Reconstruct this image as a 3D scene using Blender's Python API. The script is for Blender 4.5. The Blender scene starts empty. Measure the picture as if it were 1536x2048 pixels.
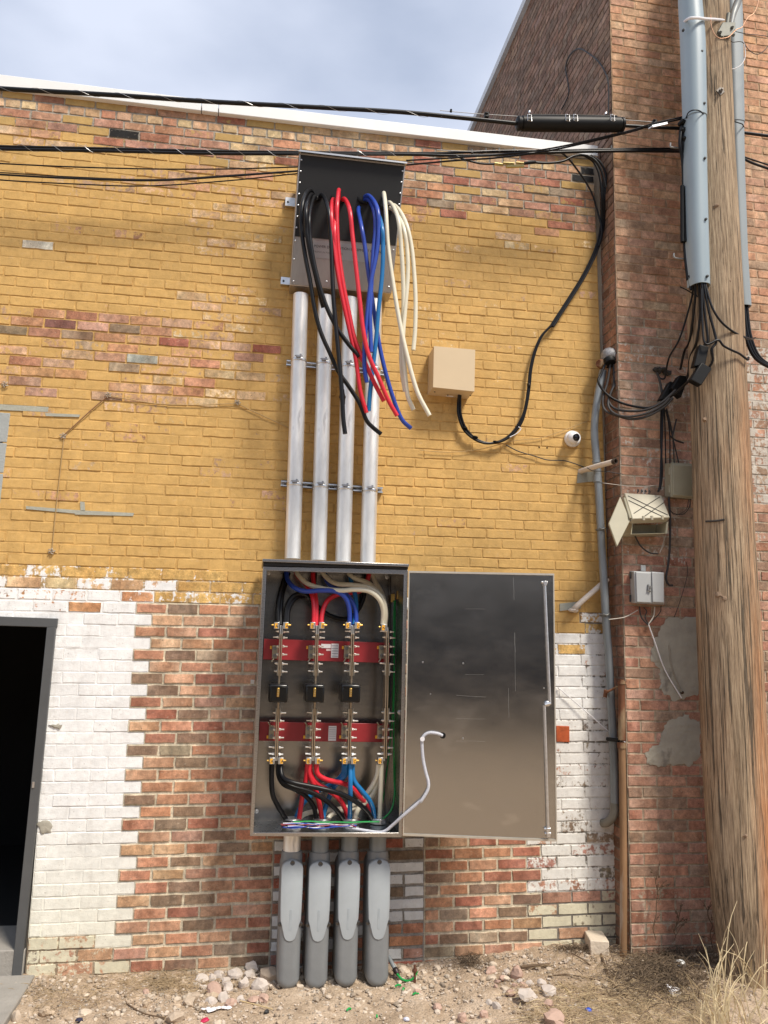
import bpy, bmesh, math, random
import numpy as np
from mathutils import Vector, Matrix, noise as mnoise
random.seed(7); rng = np.random.default_rng(7)
sc = bpy.context.scene; C = sc.collection
# ---------------------------------------------------------------- camera
D = 5.3                      # metres from the wall plane (y = 0); z = 0 is eye height, the alley lies at GZ
GZ = -1.905
FPX = 1600.0                 # focal length in pixels of a 1536 x 2048 frame
yaw, pit, rol = [math.radians(v) for v in (9.345, 9.98, 1.71)]
TILT = math.radians(.91)     # the brick courses run very slightly uphill
fw = np.array([math.sin(yaw)*math.cos(pit), math.cos(yaw)*math.cos(pit), math.sin(pit)])
_r0 = np.array([math.cos(yaw), -math.sin(yaw), 0]); _u0 = np.cross(_r0, fw)
rt = _r0*math.cos(rol)+_u0*math.sin(rol); up = -_r0*math.sin(rol)+_u0*math.cos(rol)
cam = bpy.data.cameras.new('camera'); camo = bpy.data.objects.new('camera', cam); C.objects.link(camo)
camo.matrix_world = Matrix(((rt[0], up[0], -fw[0], 0), (rt[1], up[1], -fw[1], -D), (rt[2], up[2], -fw[2], 0), (0, 0, 0, 1)))
cam.sensor_fit = 'HORIZONTAL'; cam.sensor_width = 36; cam.lens = 36*FPX/1536; cam.clip_end = 2000; cam.clip_start = .05
sc.camera = camo
# ---------------------------------------------------------------- light
SUN_EL, SUN_AZ = math.radians(54), math.radians(147)     # sun to the right, behind the viewer
w = bpy.data.worlds.new('World'); sc.world = w; w.use_nodes = True
nt = w.node_tree; nt.nodes.clear()
def wn(t, **k):
    n = nt.nodes.new(t)
    for a, b in k.items(): setattr(n, a, b)
    return n
sky = wn('ShaderNodeTexSky', sky_type='NISHITA', sun_disc=False, sun_elevation=SUN_EL, sun_rotation=SUN_AZ, air_density=1.2, dust_density=1.2, ozone_density=1.2)
tc = wn('ShaderNodeTexCoord'); mp = wn('ShaderNodeMapping'); mp.inputs['Scale'].default_value = (1, 1, 2.2); mp.inputs['Rotation'].default_value = (.2, .1, .5)
n1 = wn('ShaderNodeTexNoise'); n1.inputs['Scale'].default_value = 2.6; n1.inputs['Detail'].default_value = 7; n1.inputs['Roughness'].default_value = .45
cr = wn('ShaderNodeValToRGB'); cr.color_ramp.elements[0].position = .28; cr.color_ramp.elements[0].color = (0.30,)*3+(1,); cr.color_ramp.elements[1].position = .66; cr.color_ramp.elements[1].color = (.95,)*3+(1,)
mx = wn('ShaderNodeMix', data_type='RGBA'); mx.inputs[7].default_value = (5.7, 6.15, 7.3, 1)
bg = wn('ShaderNodeBackground'); bg.inputs['Strength'].default_value = .086; wo = wn('ShaderNodeOutputWorld')
L = nt.links.new
L(tc.outputs['Generated'], mp.inputs['Vector']); L(mp.outputs[0], n1.inputs['Vector']); L(n1.outputs['Fac'], cr.inputs[0]); L(cr.outputs[0], mx.inputs[0])
L(sky.outputs[0], mx.inputs[6]); L(mx.outputs[2], bg.inputs['Color']); L(bg.outputs[0], wo.inputs['Surface'])
sl = bpy.data.lights.new('sun', 'SUN'); sl.energy = 2.75; sl.angle = math.radians(13); sl.color = (1, .92, .80)
so = bpy.data.objects.new('sun', sl); C.objects.link(so)
sdir = Vector((math.sin(SUN_AZ)*math.cos(SUN_EL), math.cos(SUN_AZ)*math.cos(SUN_EL), math.sin(SUN_EL)))
so.rotation_euler = sdir.to_track_quat('Z', 'Y').to_euler()
sc.view_settings.view_transform = 'Standard'; sc.view_settings.look = 'None'; sc.view_settings.exposure = .72; sc.view_settings.gamma = 1
# ---------------------------------------------------------------- helpers
def ray(px, py):
    return (px-768)/FPX*rt+(1024-py)/FPX*up+fw
def P(px, py, off=0.):
    """point of the vertical plane `off` metres in front of the painted wall that stands at this place of the photograph"""
    d = ray(px, py); k = (D-off)/d[1]
    return Vector((d[0]*k, -off, d[2]*k))
def G(px, py, z=GZ):
    d = ray(px, py); k = z/d[2]
    return Vector((d[0]*k, d[1]*k-D, z))
ct, st = math.cos(TILT), math.sin(TILT)
def AB(px, py):
    p = P(px, py); return p.x*ct+p.z*st, -p.x*st+p.z*ct
_M = np.array([rt, up, fw])
def proj(x, y, z):
    c = _M @ np.array([x, y+D, z]); return 768+FPX*c[0]/c[2], 1024-FPX*c[1]/c[2]
def gz(x, y):
    t = min(1, max(0, (x-.9)/1.4)); s = t*t*(3-2*t)
    return GZ+.085*s-.05*min(1.5, max(0, -y-.1)) + .018*mnoise.noise(Vector((x*1.7, y*2.1, 3)))+.010*mnoise.noise(Vector((x*6, y*6, 1)))
def Gd(px, py):
    p = G(px, py)
    for _ in range(4): p = G(px, py, gz(p.x, p.y))
    return p
# materials
def hexc(r, g, b):
    return tuple(((c/255+.055)/1.055)**2.4 if c > 10 else c/255/12.92 for c in (r, g, b))
MATS = {}
def mat(name, col=(.5, .5, .5), rough=.6, metal=0., var=.12, vs=12., bump=.0, bs=60., stretch=(1, 1, 1), coat=0., spots=None, rvar=0., spec=.5):
    if name in MATS: return MATS[name]
    m = bpy.data.materials.new(name); m.use_nodes = True; t = m.node_tree; b = t.nodes['Principled BSDF']
    b.inputs['Roughness'].default_value = rough; b.inputs['Metallic'].default_value = metal
    b.inputs['Specular IOR Level'].default_value = spec
    if coat: b.inputs['Coat Weight'].default_value = coat
    tcn = t.nodes.new('ShaderNodeTexCoord'); mpn = t.nodes.new('ShaderNodeMapping'); mpn.inputs['Scale'].default_value = stretch
    t.links.new(tcn.outputs['Object'], mpn.inputs['Vector'])
    nn = t.nodes.new('ShaderNodeTexNoise'); nn.inputs['Scale'].default_value = vs; nn.inputs['Detail'].default_value = 6; nn.inputs['Roughness'].default_value = .6
    t.links.new(mpn.outputs[0], nn.inputs['Vector'])
    r = t.nodes.new('ShaderNodeMapRange'); r.inputs[1].default_value = .25; r.inputs[2].default_value = .75; r.inputs[3].default_value = 1-var; r.inputs[4].default_value = 1+var
    t.links.new(nn.outputs['Fac'], r.inputs[0])
    v = t.nodes.new('ShaderNodeMix'); v.data_type = 'RGBA'; v.blend_type = 'MULTIPLY'; v.inputs[0].default_value = 1; v.inputs[6].default_value = (*col, 1)
    t.links.new(r.outputs[0], v.inputs[7]); last = v.outputs[2]
    if spots:
        sn = t.nodes.new('ShaderNodeTexNoise'); sn.inputs['Scale'].default_value = spots[1]; sn.inputs['Detail'].default_value = 5
        t.links.new(mpn.outputs[0], sn.inputs['Vector'])
        sr = t.nodes.new('ShaderNodeMapRange'); sr.inputs[1].default_value = spots[2]; sr.inputs[2].default_value = spots[2]+.08
        t.links.new(sn.outputs['Fac'], sr.inputs[0])
        sm = t.nodes.new('ShaderNodeMix'); sm.data_type = 'RGBA'; sm.inputs[7].default_value = (*spots[0], 1)
        t.links.new(sr.outputs[0], sm.inputs[0]); t.links.new(last, sm.inputs[6]); last = sm.outputs[2]
    t.links.new(last, b.inputs['Base Color'])
    if rvar:
        rr = t.nodes.new('ShaderNodeMapRange'); rr.inputs[3].default_value = rough-rvar; rr.inputs[4].default_value = rough+rvar
        t.links.new(nn.outputs['Fac'], rr.inputs[0]); t.links.new(rr.outputs[0], b.inputs['Roughness'])
    if bump:
        bn = t.nodes.new('ShaderNodeTexNoise'); bn.inputs['Scale'].default_value = bs; bn.inputs['Detail'].default_value = 4
        t.links.new(mpn.outputs[0], bn.inputs['Vector'])
        bp = t.nodes.new('ShaderNodeBump'); bp.inputs['Strength'].default_value = bump; bp.inputs['Distance'].default_value = .01
        t.links.new(bn.outputs['Fac'], bp.inputs['Height']); t.links.new(bp.outputs[0], b.inputs['Normal'])
    MATS[name] = m; return m
BLK0 = 0
BLACK = mat('black_rubber', (.005, .005, .005), .5, var=.3, spec=.25)
BLACKJ = mat('black_cable_jacket', (.005, .005, .006), .38, var=.3, spec=.3)
DARKW = mat('weathered_black_wire', (.03, .027, .026), .6, var=.4)
RED = mat('red_cable_jacket', (.62, .02, .035), .32, var=.08)
BLUE = mat('blue_cable_jacket', (.02, .06, .36), .32, var=.08)
TEAL = mat('light_blue_cable_jacket', (.01, .15, .38), .32, var=.08)
IVORY = mat('ivory_cable_jacket', (.70, .66, .52), .35, var=.06)
GREEN = mat('green_wire_jacket', (.01, .30, .06), .35, var=.06)
STEEL = mat('brushed_stainless', (.44, .43, .42), .28, 1., var=.05, vs=30, stretch=(1, 1, 14), rvar=.04)
TSTEEL = mat('satin_steel', (.50, .47, .44), .42, 1., var=.06, vs=20, stretch=(6, 1, 1), rvar=.04)
STEELD = mat('stainless_back_panel', (.34, .33, .31), .22, 1., var=.10, vs=8, stretch=(1, 1, 6), rvar=.05)
ZINC = mat('zinc_plated', (.70, .70, .70), .35, 1., var=.15, vs=40)
GALV = mat('galvanised_conduit', (.82, .81, .78), .42, .6, var=.32, vs=9, stretch=(1, 1, .25), rvar=.1, spots=((.40, .40, .41), 9, .62))
GALVD = mat('weathered_galvanised_pipe', (.23, .255, .27), .5, .3, var=.25, vs=10, stretch=(1, 1, .3), bump=.1, bs=40)
CASTG = mat('grey_cast_fitting', (.225, .24, .25), .45, .15, var=.10, vs=9, bump=.15, bs=260, spots=((.27, .265, .25), 5, .60))
COVG = mat('light_grey_cover', (.35, .385, .41), .45, .1, var=.04, vs=20)
PAINTW = mat('white_metal_coping', (.78, .78, .76), .4, var=.05, vs=3)
RUST = mat('rusty_iron', (.16, .065, .03), .8, .2, var=.4, vs=9, stretch=(1, 1, .4), bump=.3, bs=60, spots=((.30, .22, .13), 5, .55))
COPPER = mat('tinned_copper_bar', (.52, .42, .30), .35, .9, var=.1)
GLAST = mat('red_insulating_board', (.30, .022, .028), .4, var=.12, vs=10)
CTB = mat('black_transformer_case', (.004, .004, .004), .28, var=.2)
BRASS = mat('brass', (.72, .45, .12), .35, 1.)
BEIGE = mat('beige_enamel', (.60, .47, .30), .45, var=.03, vs=6)
OLIVE = mat('aged_beige_plastic', (.33, .305, .215), .5, var=.08, vs=9)
LGREY = mat('light_grey_plastic', (.37, .385, .39), .5, var=.04)
PVCW = mat('dirty_white_pvc', (.62, .55, .47), .5, var=.12, vs=14)
CAMW = mat('white_camera_shell', (.80, .80, .80), .3, var=.02)
GUARD = mat('grey_pvc_guard', (.29, .36, .40), .38, var=.07, vs=5, stretch=(1, 1, .3))
GUARD2 = mat('faded_grey_guard', (.27, .31, .33), .5, var=.08, vs=5, stretch=(1, 1, .3))
CONC = mat('concrete', (.30, .28, .25), .85, var=.15, vs=6, bump=.4, bs=50)
DFRAME = mat('dark_grey_door_frame', (.085, .088, .09), .4, var=.1, vs=5, bump=.05)
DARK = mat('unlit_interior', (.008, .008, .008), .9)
ORANGE = mat('orange_tag', (.85, .42, .03), .5)
LABELW = mat('white_sticker', (.75, .74, .76), .5, var=.05)
INK = mat('black_ink', (.03, .03, .03), .6)
# mesh builder
WO = {}
class MB:
    def __init__(s): s.v = []; s.f = []
    def add(s, vs, fs):
        k = len(s.v); s.v += [tuple(p) for p in vs]; s.f += [tuple(i+k for i in f) for f in fs]; return s
    def hexa(s, a, b):     # a, b: four corners each (front loop, back loop)
        return s.add(list(a)+list(b), [(0, 1, 2, 3), (7, 6, 5, 4), (0, 4, 5, 1), (1, 5, 6, 2), (2, 6, 7, 3), (3, 7, 4, 0)])
    def box(s, c, d, R=None):
        x, y, z = [k/2 for k in d]; c = Vector(c)
        q = [Vector(p) for p in ((-x, -y, -z), (x, -y, -z), (x, -y, z), (-x, -y, z), (-x, y, -z), (x, y, -z), (x, y, z), (-x, y, z))]
        if R: q = [R @ p for p in q]
        q = [p+c for p in q]; return s.hexa(q[:4], q[4:])
    def pbox(s, x0, y0, x1, y1, o0, o1):   # photo rectangle on the plane o0, thickened to the plane o1 behind it
        a = P(x0, y1, o0); b = P(x1, y0, o0)
        return s.box(((a.x+b.x)/2, -(o0+o1)/2, (a.z+b.z)/2), (b.x-a.x, o0-o1, b.z-a.z))
    def quad(s, pts, o0, o1):
        a = [P(x, y, o0) for x, y in pts]; return s.hexa(a, [Vector((p.x, -o1, p.z)) for p in a])
    def tube(s, pts, r, n=10, cap=True, sm=6, rad=None):
        pts = [Vector(p) for p in pts]
        if sm > 1 and len(pts) > 2:
            q = [pts[0]*2-pts[1]]+pts+[pts[-1]*2-pts[-2]]; o = []; ro = []
            for i in range(1, len(q)-2):
                for k in range(sm):
                    t = k/sm; a, b, c, d = q[i-1:i+3]
                    o.append(.5*((2*b)+(c-a)*t+(2*a-5*b+4*c-d)*t*t+(3*b-a-3*c+d)*t**3))
                    if rad: ro.append(rad[i-1]*(1-t)+rad[i]*t)
            o.append(pts[-1]); 
            if rad: ro.append(rad[-1]); rad = ro
            pts = o
        T = []
        for i in range(len(pts)):
            t = pts[min(i+1, len(pts)-1)]-pts[max(i-1, 0)]; T.append(t.normalized() if t.length > 1e-9 else Vector((0, 0, 1)))
        u_ = T[0].orthogonal().normalized(); vs = []; fs = []
        for i, p in enumerate(pts):
            u_ = (u_-T[i]*u_.dot(T[i])).normalized(); v_ = T[i].cross(u_); R = rad[i] if rad else r
            for k in range(n):
                a = 2*math.pi*k/n; vs.append(p+(u_*math.cos(a)+v_*math.sin(a))*R)
        for i in range(len(pts)-1):
            for k in range(n):
                fs.append((i*n+k, i*n+(k+1) % n, (i+1)*n+(k+1) % n, (i+1)*n+k))
        if cap: fs.append(tuple(reversed(range(n)))); fs.append(tuple((len(pts)-1)*n+k for k in range(n)))
        return s.add(vs, fs)
    def lathe(s, c, ax, prof, n=20):       # prof: (radius, distance along ax)
        ax = Vector(ax).normalized(); u_ = ax.orthogonal().normalized(); v_ = ax.cross(u_); c = Vector(c); vs = []; fs = []
        for r, h in prof:
            for k in range(n):
                a = 2*math.pi*k/n; vs.append(c+ax*h+(u_*math.cos(a)+v_*math.sin(a))*r)
        for i in range(len(prof)-1):
            for k in range(n): fs.append((i*n+k, i*n+(k+1) % n, (i+1)*n+(k+1) % n, (i+1)*n+k))
        fs.append(tuple(reversed(range(n)))); fs.append(tuple((len(prof)-1)*n+k for k in range(n)))
        return s.add(vs, fs)
    def stone(s, c, r, seed=0, sq=.7, sub=1):
        bm = bmesh.new(); bmesh.ops.create_icosphere(bm, subdivisions=sub, radius=1)
        rr = random.Random(seed); ax = [rr.uniform(.7, 1.25) for _ in range(3)]; off = Vector((rr.random()*50, rr.random()*50, 0))
        e = Matrix.Rotation(rr.random()*6.3, 3, 'Z') @ Matrix.Rotation(rr.uniform(-.4, .4), 3, 'X')
        vs = []
        for v in bm.verts:
            p = v.co.copy(); p *= 1+.45*mnoise.noise(p*1.3+off); p = Vector((p.x*ax[0], p.y*ax[1], p.z*sq*ax[2]))
            vs.append(Vector(c)+(e @ p)*r)
        fs = [tuple(v.index for v in f.verts) for f in bm.faces]; bm.free(); return s.add(vs, fs)
    def split(s):      # one builder per connected piece
        par = list(range(len(s.v)))
        def find(i):
            while par[i] != i: par[i] = par[par[i]]; i = par[i]
            return i
        for f in s.f:
            for i in f[1:]: par[find(i)] = find(f[0])
        g = {}
        for i in range(len(s.v)): g.setdefault(find(i), []).append(i)
        out = []
        for ids in g.values():
            mp_ = {i: k for k, i in enumerate(ids)}; m = MB(); m.v = [s.v[i] for i in ids]; m.f = [tuple(mp_[i] for i in f) for f in s.f if f[0] in mp_]; out.append(m)
        return out
    def each(s, *a, **k): return [m.build(*a, **k) for m in s.split()]
    def build(s, name, m, parent=None, smooth=True, bevel=0, ang=40, **tags):
        vs = np.array(s.v, dtype=float)
        if parent is None: o0 = Vector((vs[:, 0].mean(), vs[:, 1].mean(), vs[:, 2].min()))
        else: o0 = Vector(vs.mean(axis=0))
        me = bpy.data.meshes.new(name); me.from_pydata([tuple(p) for p in (vs-np.array(o0))], [], s.f); me.validate()
        bm = bmesh.new(); bm.from_mesh(me); bmesh.ops.recalc_face_normals(bm, faces=bm.faces); bm.to_mesh(me); bm.free()
        me.materials.append(m)
        if smooth: me.shade_smooth(); me.set_sharp_from_angle(angle=math.radians(ang))
        o = bpy.data.objects.new(name, me); C.objects.link(o); WO[o.name] = o0
        if bevel:
            bv = o.modifiers.new('bevel', 'BEVEL'); bv.width = bevel; bv.segments = 2; bv.limit_method = 'ANGLE'
        if parent is not None: o.parent = parent; o.location = o0-WO[parent.name]
        else: o.location = o0
        tag(o, **tags); return o
def tag(o, label=None, cat=None, group=None, kind=None):
    if label: o['label'] = label
    if cat: o['category'] = cat
    if group: o['group'] = group
    if kind: o['kind'] = kind
def thing(name, loc, label, cat, group=None):
    o = bpy.data.objects.new(name, None); C.objects.link(o); o.location = loc; WO[o.name] = Vector(loc); o.empty_display_size = .1
    tag(o, label, cat, group); return o
def ppts(pts, off):
    """photo points -> 3D points; each point may carry its own distance from the wall"""
    n = len(pts); out = []
    for i, p in enumerate(pts):
        o = p[2] if len(p) > 2 else (off if not isinstance(off, (list, tuple)) else np.interp(i/(n-1), np.linspace(0, 1, len(off)), off))
        out.append(P(p[0], p[1], float(o)))
    return out
def cable(name, pts, off, r, m, parent=None, n=10, sm=6, **tags):
    return MB().tube(ppts(pts, off), r, n=n, sm=sm).build(name, m, parent, **tags)
def text(body, name, p, size, m, parent, rot=(math.pi/2, 0, 0), ext=.0006, align='LEFT'):
    cu = bpy.data.curves.new('txt', 'FONT'); cu.body = body; cu.size = size; cu.extrude = ext; cu.align_x = align
    t = bpy.data.objects.new('txt', cu); C.objects.link(t); dg = bpy.context.evaluated_depsgraph_get(); dg.update()
    me = bpy.data.meshes.new_from_object(t.evaluated_get(dg)); me.name = name; bpy.data.objects.remove(t)
    me.materials.clear(); me.materials.append(m); o = bpy.data.objects.new(name, me); C.objects.link(o)
    o.rotation_euler = rot; o.parent = parent; o.location = Vector(p)-WO[parent.name]; WO[o.name] = Vector(p); return o
# ---------------------------------------------------------------- brickwork
def brick_material():
    m = bpy.data.materials.new('brickwork'); m.use_nodes = True; t = m.node_tree; b = t.nodes['Principled BSDF']; N = t.nodes.new; K = t.links.new
    def at(n):
        a = N('ShaderNodeAttribute'); a.attribute_name = n; return a
    def noise(sc_, det=5, st=(1, 1, 1), ro=.6):
        mp_ = N('ShaderNodeMapping'); mp_.inputs['Scale'].default_value = st; K(tcn.outputs['Object'], mp_.inputs['Vector'])
        n = N('ShaderNodeTexNoise'); n.inputs['Scale'].default_value = sc_; n.inputs['Detail'].default_value = det; n.inputs['Roughness'].default_value = ro; K(mp_.outputs[0], n.inputs['Vector']); return n.outputs['Fac']
    def mr(x, a, b_, c, d):
        r = N('ShaderNodeMapRange'); r.inputs[1].default_value = a; r.inputs[2].default_value = b_; r.inputs[3].default_value = c; r.inputs[4].default_value = d; K(x, r.inputs[0]); return r.outputs[0]
    def mth(op, x, y):
        n = N('ShaderNodeMath'); n.operation = op
        for i, q in enumerate((x, y)):
            if isinstance(q, (int, float)): n.inputs[i].default_value = q
            else: K(q, n.inputs[i])
        return n.outputs[0]
    def mix(f, x, y, bt='MIX'):
        n = N('ShaderNodeMix'); n.data_type = 'RGBA'; n.blend_type = bt
        for i, q in ((0, f), (6, x), (7, y)):
            if isinstance(q, (int, float)): n.inputs[i].default_value = q
            elif isinstance(q, tuple): n.inputs[i].default_value = q
            else: K(q, n.inputs[i])
        return n.outputs[2]
    tcn = N('ShaderNodeTexCoord'); col = at('col'); pnt = at('pnt')
    big = noise(2.2, 4); med = noise(26, 6); fine = noise(140, 3); streak = noise(34, 5, (1, 1, .33)); chip = noise(38, 8, ro=.68)
    # bare brick / mortar, mottled, with pits and pale flecks
    mask = col.outputs['Alpha']
    c = mix(1., col.outputs['Color'], mr(med, .25, .75, .60, 1.40), 'MULTIPLY')
    c = mix(1., c, mr(fine, .25, .75, .78, 1.22), 'MULTIPLY')
    c = mix(1., c, mr(noise(9, 5), .3, .7, .80, 1.18), 'MULTIPLY')
    c = mix(mr(noise(20, 5, (1, 1, .6)), .50, .72, 0, .45), c, mix(1., c, (.62, .72, .80, 1), 'MULTIPLY'))
    c = mix(mr(noise(75, 2), .68, .72, 0, .6), c, (.04, .03, .022, 1))
    c = mix(mr(noise(55, 4, (1, 1, 1.6)), .63, .70, 0, .40), c, (.58, .48, .37, 1))
    # paint: coverage eaten away by noise, more scraped vertically
    nz = mth('ADD', mth('ADD', mth('MULTIPLY', chip, .42), mth('MULTIPLY', streak, .22)), mth('MULTIPLY', noise(11, 5, ro=.6), .36))
    nz = mr(nz, .34, .66, 0, 1)
    f = mth('MULTIPLY_ADD', mth('SUBTRACT', mth('SUBTRACT', mth('MULTIPLY', pnt.outputs['Alpha'], 1.24), .12), nz), 7); f.node.inputs[2].default_value = .5
    f.node.use_clamp = True
    p = mix(1., pnt.outputs['Color'], mr(big, .3, .7, .92, 1.07), 'MULTIPLY')
    p = mix(1., p, mr(noise(7, 6, ro=.7), .25, .75, .86, 1.13), 'MULTIPLY')
    p = mix(1., p, mr(med, .25, .75, .90, 1.09), 'MULTIPLY')
    p = mix(mr(noise(14, 7, (1, 1, .3), .7), .52, .72, 0, .34), p, mix(1., p, (.66, .60, .56, 1), 'MULTIPLY'))     # run-down dirt
    p = mix(mr(noise(90, 4), .64, .70, 0, .45), p, (.14, .08, .035, 1))
    p = mix(mr(noise(30, 7, ro=.72), .56, .72, 0, .42), p, mix(.55, p, (.62, .48, .33, 1)))
    # open hairline joints: dark broken lines where the mortar has fallen back
    jn = mth('MULTIPLY', mth('SUBTRACT', 1., mask), mr(noise(6, 6, ro=.7), .48, .64, 0, .38))
    out = mix(f, c, p)
    out = mix(jn, out, mix(1., out, (.40, .33, .26, 1), 'MULTIPLY'))
    # thin whitish and sooty weathering, irregular
    K(out, b.inputs['Base Color']); b.inputs['Roughness'].default_value = .82; b.inputs['Specular IOR Level'].default_value = .3
    h = mth('ADD', mth('MULTIPLY', med, .6), mth('MULTIPLY', fine, .35)); h = mth('ADD', h, mth('MULTIPLY', f, .12))
    bp = N('ShaderNodeBump'); bp.inputs['Strength'].default_value = .6; bp.inputs['Distance'].default_value = .006; K(h, bp.inputs['Height']); K(bp.outputs[0], b.inputs['Normal'])
    return m
BRK = brick_material()
YEL = (.575, .36, .125); WHT = (.80, .80, .79); CRM = (.64, .60, .45)
PAL = dict(salmon=(.44, .205, .12), red=(.33, .115, .075), brown=(.19, .125, .085), tan=(.47, .275, .165), orange=(.49, .25, .12), buff=(.56, .39, .22), dk=(.055, .045, .04), rose=(.40, .21, .15), grey=(.28, .22, .16))
MORT = (.40, .34, .26); MGREY = (.30, .275, .24)
NA, NB = 9, 7
def brick_mesh(name, cells, tofn, parent, mt=BRK, seed=1, bj=1., open_joints=True, **tags):
    """cells: rows of a0,a1,b0,b1, brick rgb, mortar rgb, paint rgb, cover brick, cover mortar, depth, joint"""
    R = np.random.default_rng(seed); c = np.array(cells, dtype=float); n = len(c)
    a0, a1, b0, b1 = c[:, 0], c[:, 1], c[:, 2], c[:, 3]; dep = c[:, 15]; j = c[:, 16]*R.uniform(.72, 1.15, n)
    wd, hg = a1-a0, b1-b0
    def sp(lo, w_, j_, e, k):
        mids = [lo+j_+e+(w_-2*j_-2*e)*q for q in np.linspace(0, 1, k)]
        return np.stack([lo, lo+j_, *mids, lo+w_-j_, lo+w_], 1)
    A = sp(a0, wd, j, .0035, NA-4); B = sp(b0, hg, j*bj, .003, NB-4)
    X = np.repeat(A[:, None, :], NB, 1); Z = np.repeat(B[:, :, None], NA, 2)
    jit = R.normal(0, .0017, X.shape); jz = R.normal(0, .0012, X.shape)
    ia = np.arange(NA); ib = np.arange(NB); inner = ((ib[:, None] > 0) & (ib[:, None] < NB-1) & (ia[None] > 0) & (ia[None] < NA-1))
    brick = ((ib[:, None] > 1) & (ib[:, None] < NB-2) & (ia[None] > 1) & (ia[None] < NA-2))
    X = X+jit*inner; Z = Z+jz*inner
    # brick faces sit 0-3 mm proud of each other and are a little tilted
    tl = R.normal(0, .0006, (n, 1, 1)); H = brick*(dep[:, None, None]+R.normal(0, .00035, X.shape)+R.normal(0, .0012, (n, 1, 1))+tl*(np.linspace(-1, 1, NB)[None, :, None]))
    H = H+(~brick)*R.normal(0, .0006, X.shape)*inner
    V = np.array(tofn(X.ravel(), Z.ravel(), H.ravel())).T
    o0 = Vector((V[:, 0].mean(), V[:, 1].mean(), V[:, 2].min())) if parent is None else Vector(V.mean(0))
    V = V-np.array(o0)
    q = (np.arange(NB-1)[:, None]*NA+np.arange(NA-1)[None]).ravel(); q = np.stack([q, q+1, q+NA+1, q+NA], 1)
    Fc = (np.arange(n)[:, None, None]*NA*NB+q[None]).reshape(-1, 4)
    me = bpy.data.meshes.new(name); me.vertices.add(len(V)); me.vertices.foreach_set('co', V.ravel())
    me.loops.add(Fc.size); me.loops.foreach_set('vertex_index', Fc.ravel().astype(np.int32)); me.polygons.add(len(Fc))
    me.polygons.foreach_set('loop_start', np.arange(0, Fc.size, 4, dtype=np.int32)); me.polygons.foreach_set('loop_total', np.full(len(Fc), 4, dtype=np.int32))
    me.update(); me.materials.append(mt)
    bm_ = brick[None, :, :, None]; col = np.where(bm_, c[:, None, None, 4:7], c[:, None, None, 7:10])
    pc = np.broadcast_to(c[:, None, None, 10:13], col.shape); cov = np.where(brick[None], c[:, None, None, 13], c[:, None, None, 14])
    # a brick's own colour varies along it
    ph = R.uniform(0, 6.3, (n, 1, 1, 1)); fq = R.uniform(.4, 1.6, (n, 1, 1, 1)); am = R.uniform(.0, .26, (n, 1, 1, 1)); u_ = np.linspace(0, 1, NA)[None, None, :, None]
    flash = 1+am*np.sin(ph+fq*6.3*u_)+R.normal(0, .05, (n, 1, NA, 1)); tint = np.concatenate([flash, flash**1.3, flash**1.5], 3)
    col = np.where(bm_, col*np.clip(tint, .45, 1.5), col)
    one = np.broadcast_to(np.where(bm_ | (c[:, None, None, 15:16] < .0027) | (not open_joints), 1., 0.), col.shape[:3]+(1,))
    for nm, arr in (('col', np.concatenate([col, one], 3)), ('pnt', np.concatenate([pc, cov[..., None]], 3))):
        at = me.attributes.new(nm, 'FLOAT_COLOR', 'POINT'); at.data.foreach_set('color', np.clip(arr, 0, 1).astype(np.float32).ravel())
    me.shade_flat()
    o = bpy.data.objects.new(name, me); C.objects.link(o); WO[o.name] = o0
    if parent is not None: o.parent = parent; o.location = o0-WO[parent.name]
    else: o.location = o0
    tag(o, **tags); return o
def pick(rr, opts):
    t = rr.random()*sum(o[1] for o in opts)
    for k, w_ in opts:
        t -= w_
        if t <= 0: break
    c = PAL[k] if isinstance(k, str) else k; g = rr.uniform(.85, 1.15)
    return tuple(q*g*rr.uniform(.94, 1.06) for q in c)
def interp(x, pts):
    return float(np.interp(x, [p[0] for p in pts], [p[1] for p in pts]))
YTOP = [(0, 262), (200, 285), (450, 333), (600, 345), (800, 412), (880, 432), (1000, 438), (1060, 446), (1210, 470)]
YBOT = [(0, 1148), (300, 1152), (420, 1165), (540, 1186), (800, 1190), (1090, 1275), (1140, 1262), (1175, 1225), (1260, 1190)]
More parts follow.
